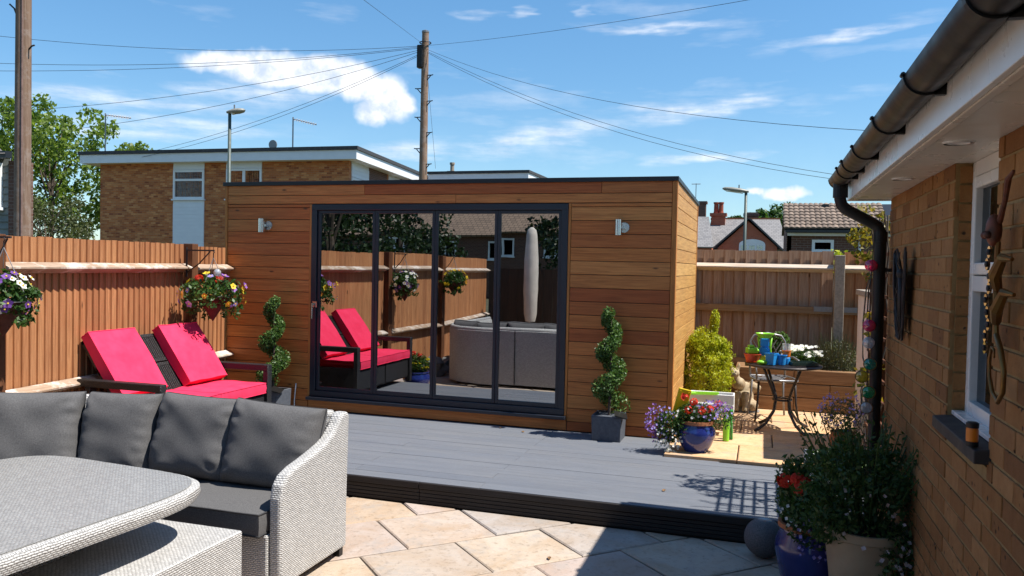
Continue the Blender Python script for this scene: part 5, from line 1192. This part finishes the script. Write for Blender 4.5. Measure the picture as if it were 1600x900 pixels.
wpart(fh, 'dark_brick_panel', G().prism([tuple(wB+ey*6.5+ex*.02), tuple(wB+ey*9+ex*.02), tuple(wB+ey*9-ex*.1), tuple(wB+ey*6.5-ex*.1)], 0, 5.69, 'z'), dark_brick)
def aerial(root, x, y, z0, z1, dx, dz):
    o = wpart(root, 'aerial', G().tube([(x, y, z0), (x, y, z1)], .03, 6), cast_lit); obj('boom', G().tube([(x, y, z1-.08), (x+dx, y, z1-.08+dz)], .022, 5), cast_lit, o)
    for k in range(9): u = .12+k*.1; obj('element', G().tube([(x+dx*u, y-.12, z1-.08+dz*u-.07), (x+dx*u, y+.12, z1-.08+dz*u+.07)], .012, 4), cast_lit, o)
    return o
aerial(fh, -19.43, 30, 6.2, 7.87, 1.15, -.28); aerial(fh, -29.0, 29.5, 6.2, 8.3, 1.45, -.2)
wpart(fh, 'dish', G().add(*lathe_y(.2, .05, 14)), cast_lit).location = Vector((-20.4, 30, 6.72))-fh.location
# ---- second flat roofed house
f2 = thing('far_flat_house', 'far flat roofed brick house showing just above the garden room roof', 'house', (-13, 39, 0))
poly_house(f2, [(-15.4, 36.5), (-10.95, 36.5), (-10.95, 43), (-15.4, 43)], 0, 5.9, brown_brick); poly_house(f2, [(-15.75, 36.1), (-10.65, 36.1), (-10.65, 44), (-15.75, 44)], 5.78, 6.07, white_board, 'fascia'); poly_house(f2, [(-15.8, 36.05), (-10.6, 36.05), (-10.6, 44.05), (-15.8, 44.05)], 6.07, 6.2, roof_felt, 'roof')
for a, b in ((-14.5, -13.2), (-12.9, -11.6)): facade(f2, (-15.4, 36.5), (1, 0), (0, -1), a+15.4, b+15.4, 4.4, 5.55, 'window')
fl_ = wpart(f2, 'flue', G().box(-15.1, 36.9, 6.2, -14.7, 37.3, 6.32), concrete); obj('flue_pipe', G().lathe([(.1, 6.32), (.1, 6.65), (.13, 6.65), (.13, 6.75)], 10, (-14.9, 37.1, 0)), concrete, fl_)
# ---- grey boarded house at the far left
gh = thing('boarded_house', 'grey weatherboarded house corner behind the big pole at the left edge', 'house', (-17, 14, 0))
poly_house(gh, [(-21.5, 13.0), (-15.25, 13.0), (-19.9, 16.8), (-21.5, 16.8)], 0, 3.75, boarding)
bd = G()
for k in range(24): z = .2+k*.148; bd.add([(-21, 12.985, z), (-15.26, 12.985, z), (-15.26, 12.945, z), (-21, 12.945, z), (-21, 12.985, z+.145), (-15.26, 12.985, z+.145), (-15.26, 12.975, z+.145), (-21, 12.975, z+.145)], [(0,1,2,3), (4,7,6,5), (3,2,6,7), (1,5,6,2), (0,3,7,4)])
wpart(gh, 'weatherboards', bd, boarding, kind='stuff'); wpart(gh, 'corner_brick', G().box(-15.26, 12.93, 0, -15.0, 13.3, 3.7), dark_brick)
facade(gh, (-21, 12.95), (1, 0), (0, -1), 4.4, 5.55, 2.72, 3.66, 'split_h')
wpart(gh, 'eaves', G().box(-21.5, 12.6, 3.72, -14.95, 12.75, 3.86), black_trim); wpart(gh, 'roof', G().add([(-21.5, 12.55, 3.80), (-14.9, 12.55, 3.80), (-18.6, 15.0, 4.75), (-21.5, 15.0, 4.75), (-20.2, 17.1, 3.8), (-21.5, 17.1, 3.8)], [(0,1,2,3), (1,4,2), (3,2,4,5), (0,3,5), (0,5,4,1)]), tilemat('grey_tiles', (.19,.18,.175), (.26,.245,.235), .2, .12))
# ---- brick cottage with slate roof and arched window
vc = thing('victorian_house', 'red brick gabled house with slate roofs and arched white window beyond the back fence', 'house', (-1.2, 68, 0))
Yg = 66.5
wpart(vc, 'gable_wall', G().prism([(-3.55, 0), (1.0, 0), (1.0, 3.55), (-1.25, 5.62), (-3.55, 3.45)], Yg, Yg+6, 'y'), red_brick)
def slope(a, b, c, d, t_=.12):
    n = (Vector(b)-Vector(a)).cross(Vector(d)-Vector(a)).normalized()*t_
    P = [Vector(p) for p in (a, b, c, d)]; vs = [tuple(p) for p in P]+[tuple(p+n) for p in P]
    return G().add(vs, [(3,2,1,0), (4,5,6,7), (0,1,5,4), (1,2,6,5), (2,3,7,6), (3,0,4,7)])
grey_tile = tilemat('dark_slates', (.085,.085,.09), (.12,.12,.125), .28, .2)
wpart(vc, 'gable_roof', slope((-4.15, Yg-.35, 3.1), (-1.2, Yg-.35, 5.78), (-1.2, Yg+7, 5.78), (-4.15, Yg+7, 3.1)), grey_tile); wpart(vc, 'gable_roof', slope((-1.2, Yg-.35, 5.78), (1.5, Yg-.35, 3.2), (1.5, Yg+7, 3.2), (-1.2, Yg+7, 5.78)), grey_tile)
wpart(vc, 'main_roof', slope((-4.6, Yg+.6, 3.4), (1.9, Yg+.6, 3.3), (1.2, Yg+4.6, 5.95), (-4.4, Yg+4.6, 5.95)), slates); wpart(vc, 'ridge', G().bar((-4.45, Yg+4.6, 6.05), (1.25, Yg+4.6, 6.05), .25, .2), terracotta)
arc_pts = [(-1.9, 2.2), (.1, 2.2), (.1, 3.75)]+[(-.9+1.0*math.cos(a), 3.75+.42*math.sin(a)) for a in np.linspace(.3, math.pi-.3, 9)]+[(-1.9, 3.75)]
wv = wpart(vc, 'arched_window', G().prism(arc_pts, Yg-.10, Yg-.02, 'y'), white_paint)
for i_ in range(3):
    for j_ in range(4):
        for k_ in range(2): x0 = -1.74+i_*.6+k_*.24; obj('pane', G().box(x0, Yg-.115, 2.3+j_*.36, x0+.2, Yg-.102, 2.3+j_*.36+.29), window_glass, wv)
ch_ = wpart(vc, 'chimney', G().box(-4.35, Yg+3.6, 4.5, -3.2, Yg+4.6, 6.25).box(-4.47, Yg+3.48, 6.25, -3.08, Yg+4.72, 6.5), red_brick)
for x in (-3.98, -3.58): obj('chimney_pot', G().lathe([(.24, 6.5), (.2, 6.7), (.19, 7.3), (.24, 7.35), (.24, 7.45)], 12, (x, Yg+4.1, 0)), plain('pot_red%d' % int(-x*100), (.30,.07,.035), .85, amount=.3), ch_)
sh2 = thing('slate_roof_house', 'house with pale slate roof and dark chimney stack just beside the garden room', 'house', (-6, 66, 0))
wpart(sh2, 'wall', G().box(-11, 64.5, 0, -3.9, 70, 3.5), red_brick); wpart(sh2, 'roof', slope((-11.2, 64.2, 3.35), (-3.75, 64.2, 3.35), (-4.4, 68, 5.95), (-11.2, 68, 5.95)), slates)
c2_ = wpart(sh2, 'chimney', G().box(-5.75, 68.2, 5, -4.7, 69, 7.15).box(-5.85, 68.1, 7.15, -4.6, 69.1, 7.35), dark_brick); wpart(sh2, 'aerial', G().tube([(-5.35, 66, 5.5), (-5.35, 66, 8.6)], .03, 5).tube([(-5.7, 66, 8.55), (-5.0, 66, 8.55)], .03, 5), cast_lit)
gc = tag(obj('back_chimney', G().box(-1.75, 75, 3, -.6, 75.8, 6.55).box(-1.85, 74.9, 6.55, -.5, 75.9, 6.8), dark_brick), 'low brick chimney stack peeping over the red brick gable', 'chimney')
obj('chimney_cap', G().box(-1.7, 75.05, 6.8, -.65, 75.75, 6.9), concrete, gc)
# ---- brick outbuilding with concrete tiles
ob = thing('tiled_outbuilding', 'low brown brick outbuilding with tiled pitched roof behind the back fence', 'outbuilding', (3, 29, 0))
wpart(ob, 'wall', G().box(.72, 27.6, 0, 7, 31.8, 3.0), dark_brick); wpart(ob, 'gable', G().prism([(27.6, 0), (31.8, 0), (31.8, 3.05), (29.7, 4.0), (27.6, 3.05)], .70, .85, 'x'), dark_brick)
rt = wpart(ob, 'roof', slope((.62, 27.3, 3.02), (7, 27.3, 3.02), (7, 29.5, 3.98), (.62, 29.5, 3.98), .05).add(*[[(x, 59.0-y, z) for x, y, z in slope((.62, 27.3, 3.02), (7, 27.3, 3.02), (7, 29.5, 3.98), (.62, 29.5, 3.98), .05).v], [tuple(reversed(f)) for f in slope((0,0,0), (1,0,0), (1,1,1), (0,1,1)).f]]), black_trim)
d_ = Vector((0, 2.2, .96)); L_ = d_.length; d_.normalize(); nrm_ = Vector((0, -d_.z, d_.y)); ntile = 0; tm = None; tl_extra = G()
for r_ in range(8):
    for c in range(20):
        x = .60+c*.165
        if x > 3.7: continue
        base_p = Vector((x, 27.27, 3.03))+d_*(r_*L_/8)+nrm_*.06
        vs = []
        for (u, v, h_) in ((0, 0, .035), (.16, 0, .035), (.16, .32, .0), (0, .32, .0), (0, 0, .0), (.16, 0, 0), (.05, 0, .06), (.05, .32, .03), (.09, 0, .06), (.09, .32, .03)): vs.append(tuple(Vector((u, 0, 0))+d_*v+nrm_*h_))
        if tm is None: tm = mesh_of('roof_tile', G().add(vs, [(0,6,7,3), (6,8,9,7), (8,1,2,9), (4,5,1,8,6,0)]))
        o = obj('roof_tile', tm, tiles_m, rt); o.location = base_p
wpart(ob, 'gutter', G().box(.65, 27.2, 2.96, 7, 27.32, 3.04), black_trim); wpart(ob, 'eaves_board', G().box(.72, 27.45, 2.86, 7, 27.59, 2.95), white_paint)
facade(ob, (.72, 27.6), (1, 0), (0, -1), .76, 1.42, 2.34, 2.74, 'window')
wpart(ob, 'downpipe', G().tube([(2.9, 27.5, 2.9), (2.9, 27.5, 0)], .04, 8), white_paint); wpart(ob, 'vent', G().box(1.86, 29.0, 3.85, 2.06, 29.2, 4.0), black_trim)
# ---- trees
def tree(name, label, c, crown, z0, nc, nl, lsz, mat, cr, limbs=9, asp=.6, cat='tree', trunk_r=.14):
    t = thing(name, label, cat, (c[0], c[1], 0)); g = G(); H_ = crown[2]
    g.tube([(0, 0, 0), (.1, 0, z0*.6), (0, .1, H_)], [trunk_r, trunk_r*.75, trunk_r*.45], 8)
    for k in range(limbs):
        a = k*2.4; e = random.uniform(.3, 1.1); L = random.uniform(.55, .95); p1 = (math.cos(a)*crown[0]*L*math.cos(e), math.sin(a)*crown[1]*L*math.cos(e), H_+crown[3]*L*math.sin(e)*.9)
        g.tube([(0, 0, H_-crown[3]*.6*random.random()), (p1[0]*.5, p1[1]*.5, (H_+p1[2])/2), p1], [trunk_r*.4, trunk_r*.25, .02], 5)
    obj('trunk', g, bark, t)
    obj('crown', G().leaves(clumps(nc, nl, (0, 0, H_), (crown[0], crown[1], crown[3]), cr, .45), lsz, asp), mat, t, kind='stuff'); return t
random.seed(21)
tree('broadleaf_tree', 'light green leafy tree between the big pole and the flat roofed house', (-35.6, 32.6), (3.7, 3.2, 6.0, 4.0), 2.2, 190, 44, .25, leaf_tree, .62)
tree('broadleaf_tree', 'taller green tree at the left edge behind the big pole', (-39.0, 32.5), (3.4, 3.4, 6.6, 3.8), 2.4, 110, 44, .25, leaf_tree, .65)
tree('hedge_shrub', 'dull olive shrub in front of the light green tree, above the left fence', (-18.7, 17.0), (1.2, 1.0, 2.2, 1.45), 1.0, 110, 70, .08, leaf_dull, .32, cat='shrub', trunk_r=.06)
tree('broadleaf_tree', 'smaller light green tree branch tips above the flat roof at left', (-31.2, 33.5), (1.5, 1.2, 6.6, 1.1), 3.0, 34, 34, .22, leaf_tree, .5)
tree('far_tree', 'round dense green tree behind the red brick gable', (1.4, 112), (5.2, 4, 6.0, 4.6), 3, 150, 60, .5, leaf_mid, .9); tree('far_tree', 'lower left crown of dark green trees left of the lamp head', (-4.2, 111), (2.6, 2.5, 6.0, 2.9), 3, 70, 60, .45, leaf_mid, .7)
bs = thing('border_shrub', 'yellow green shoots showing over the back fence top', 'shrub', (.55, 10.35, 0)); obj('foliage', G().leaves(np.concatenate([clumps(30, 22, (0, 0, 1.72), (.62, .2, .28), .09, .2), clumps(10, 26, (.33, -.12, 1.88), (.16, .1, .1), .06, .2)]), .055, .4, up=.8), leaf_gold, bs, kind='stuff'); obj('stems', G().tube([(0, 0, 0), (0, 0, 1.6)], .02, 5).tube([(.2, 0, 0), (.25, 0, 1.7)], .02, 5).tube([(-.3, 0, 0), (-.35, 0, 1.6)], .02, 5), bark, bs, kind='stuff')
# ---- poles, lamps, wires
PT = Vector((-11.53, 25.97, 9.35))
tp = thing('telegraph_pole', 'slim wooden telegraph pole with step irons rising behind the garden room', 'pole', (-11.53, 25.97, 0))
o = obj('shaft', G().tube([(0, 0, 0), (0, 0, 5), (0, 0, 9.82)], [.17, .145, .12], 14), pole_wood, tp); shear_smooth(o, 50)
obj('cap', G().lathe([(.13, 9.80), (.13, 9.86), (.03, 9.9)], 12), cast_lit, tp); obj('terminal_box', G().box(-.24, -.2, 8.55, -.02, .02, 9.35), black_plastic, tp, bevel=.03)
obj('head_ring', G().tube([(.2*math.cos(a), .2*math.sin(a), 9.45) for a in np.linspace(0, 6.28, 13)[:-1]], .02, 5, closed=True), iron, tp)
for k, z in enumerate((8.3, 7.85, 7.4, 6.85, 6.3, 5.75, 5.2)):
    s_ = -1 if k % 2 else 1; obj('step_iron', G().tube([(s_*.12, -.05, z-.16), (s_*.26, -.05, z), (s_*.34, -.05, z+.01)], .018, 5).bar((s_*.12, -.05, z), (s_*.3, -.05, z), .03), iron, tp)
bpole = thing('big_pole', 'thick weathered wooden utility pole at the left edge', 'pole', (-11.57, 10.06, 0))
o = obj('shaft', G().tube([(0, 0, 0), (0, 0, 3), (.02, 0, 7.5)], [.135, .122, .108], 18), pole_wood, bpole); shear_smooth(o, 50)
obj('cable_cover', G().bar((.075, -.10, 0), (.075, -.085, 7.3), .035, .03), plain('cover_brown', (.20,.12,.10), .8), bpole); obj('step_iron', G().tube([(-.1, 0, 5.55), (-.16, -.02, 5.72), (-.26, -.02, 5.80)], .014, 5), iron, bpole); obj('hook', G().tube([(.12, 0, 5.05), (.18, 0, 5.10), (.24, 0, 5.11)], .014, 5), iron, bpole)
def lamp(label, x, y, z, dx, dy, L):
    t = thing('street_lamp', label, 'street lamp', (x, y, 0), 0, 'street lamps beyond the fences'); d = Vector((dx, dy, 0)).normalized()
    obj('post', G().tube([(0, 0, 0), (0, 0, z*.3), (0, 0, z)], [.07, .055, .045], 10), lamp_grey, t, smooth=True)
    a = Vector((0, 0, z+.03)); rr = [(-.08, .05), (0, .085), (.25*L, .12), (.6*L, .125), (.9*L, .09), (L, .03)]
    g = G()
    for i_, (u, r_) in enumerate(rr):
        for k in range(12): an = k*math.pi/6; s2 = Vector((-d.y, d.x, 0)); p = a+d*u+s2*(math.cos(an)*r_*1.1)+Vector((0, 0, math.sin(an)*r_*.62+u*.12)); g.v.append(tuple(p))
    for i_ in range(len(rr)-1):
        for k in range(12): k2 = (k+1) % 12; g.f.append((i_*12+k, i_*12+k2, (i_+1)*12+k2, (i_+1)*12+k))
    hd = obj('lamp_head', g, lamp_head, t, smooth=True); g2 = G()
    obj('lens', G().bar(tuple(a+d*.12*L+Vector((0,0,-.045))), tuple(a+d*.85*L+Vector((0,0,.03))), .16, .06), upvc, hd, bevel=.02); obj('photocell', G().tube([tuple(a+d*.3*L+Vector((0,0,.08))), tuple(a+d*.3*L+Vector((0,0,.2)))], .02, 5), cast_lit, hd)
lamp('grey green street lamp post rising in front of the flat roofed house', -14.15, 18.75, 5.75, .95, .3, .42); lamp('street lamp with long flat head above the back fence at right', .0-.58, 26.1, 4.15, -1, -.1, .72)
def wire(label, a, b, sag, r=.011):
    r *= .68
    a, b = Vector(a), Vector(b); P = [a.lerp(b, k/16)+Vector((0, 0, -4*sag*(k/16)*(1-k/16))) for k in range(17)]
    c = P[0]; o = obj('overhead_wire', G().tube([tuple(p-c) for p in P], r, 5), wire_m); o.location = c; tag(o, label, 'wire', 'overhead telephone wires')
wire('topmost overhead wire running left from the telegraph pole to the frame edge', PT, (-25, 20, 9.0), .35); wire('upper of the two near parallel level wires left of the telegraph pole', PT+Vector((0,0,-.02)), (-25.0, 20, 8.05), .3)
wire('lower of the two near parallel level wires left of the telegraph pole', PT+Vector((0,0,-.06)), (-25.0, 20, 7.78), .25); wire('wire descending left across the top of the white cloud to the big pole', PT+Vector((0,0,-.1)), (-24.8, 19.8, 6.35), .4)
wire('wire descending left through the white cloud towards the left tree', PT+Vector((0,0,-.14)), (-23.5, 22.0, 6.1), .35); wire('steepest left wire dropping from the telegraph pole to the flat roof', PT+Vector((0,0,-.2)), (-24.9, 27.4, 6.1), .35); wire('second steep wire just below, dropping to the flat roof fascia', PT+Vector((0,0,-.24)), (-25.6, 27.4, 5.85), .45)
wire('wire running from the telegraph pole steeply up towards the camera', PT, (-6.1, 10.8, 5.85), .0, .006); wire('wire running from the telegraph pole up to the top right sky', PT, (-.06, 16.9, 7.2), .1, .008); wire('upper wire sloping down right from the telegraph pole to the gutter', PT+Vector((0,0,-.1)), (1.94, 15.4, 4.2), .5, .008)
wire('middle wire sloping down right to the gutter end', PT+Vector((0,0,-.16)), (1.73, 21.6, 4.14), .55, .009); wire('lowest wire sloping down right, close under the middle one', PT+Vector((0,0,-.2)), (1.75, 21.6, 4.02), .62, .009)
wire('thin wire hanging down close to the right side of the telegraph pole', PT+Vector((.1,-.1,-.6)), (-10.9, 25.6, 5.0), .0, .008)
# ---- behind the viewer, mirrored in the glass
mh = thing('opposite_house', 'brick house with tiled roof behind the garden, visible only mirrored in the glass', 'house', (-17, -30, 0))
wpart(mh, 'wall', G().box(-27, -34, 0, -6, -27, 3.6), dark_brick); wpart(mh, 'roof', slope((-27.4, -26.6, 3.45), (-5.6, -26.6, 3.45), (-5.6, -30.5, 5.6), (-27.4, -30.5, 5.6)).add(*[slope((-27.4, -34.4, 3.45), (-27.4, -30.5, 5.6), (-5.6, -30.5, 5.6), (-5.6, -34.4, 3.45)).v, slope((0,0,0), (1,0,0), (1,1,0), (0,1,0)).f]), tilemat('brown_tiles', (.17,.12,.085), (.22,.155,.11), .3, .25, .04))
for x in (-21, -17.6, -14.4, -11.4): facade(mh, (-27, -27), (1, 0), (0, 1), x+27, x+28.3, 2.1, 3.1, 'split_v')
tree('evergreen_tree', 'dark evergreen tree behind the camera, mirrored in the left glass panel', (-12.6, -7), (2.6, 2.2, 3.6, 3.2), 2, 130, 60, .17, leaf_dark, .5); tree('evergreen_tree', 'second dark evergreen mirrored in the second glass panel', (-12.6, -11.5), (2.8, 2.4, 3.6, 3.4), 2, 130, 60, .17, leaf_dark, .5); tree('evergreen_tree', 'dark evergreen mirrored at the right edge of the glass', (-6.2, -12), (1.7, 2, 4.2, 3.6), 2, 90, 60, .17, leaf_dark, .5)

# ---- small litter by the foot of the garden room
random.seed(77)
leaf_litter = plain('dry_leaf', (.22,.12,.05), .8, amount=.4)
for i, (x, y, z, lab) in enumerate(((-2.35, 7.22, .164, 'small curled brown leaf on the deck under the glass door sill'), (-2.1, 7.12, .164, 'flat brown leaf on the deck below the right glass panel'), (-.62, 5.62, .164, 'single dry leaf on the deck near the trellis shadow'), (-1.15, 4.5, .006, 'single dry leaf lying on the sunlit sandstone patio'))):
    o = obj('fallen_leaf', G().add([(-.025, 0, 0), (-.008, .012, .004), (.012, .011, .006), (.03, 0, .002), (.012, -.011, .007), (-.008, -.012, .003)], [(0,1,2,3), (0,3,4,5)]), leaf_litter); o.location = (x, y, z); o.rotation_euler.z = random.uniform(0, 6); tag(o, lab, 'leaf', 'fallen leaves')
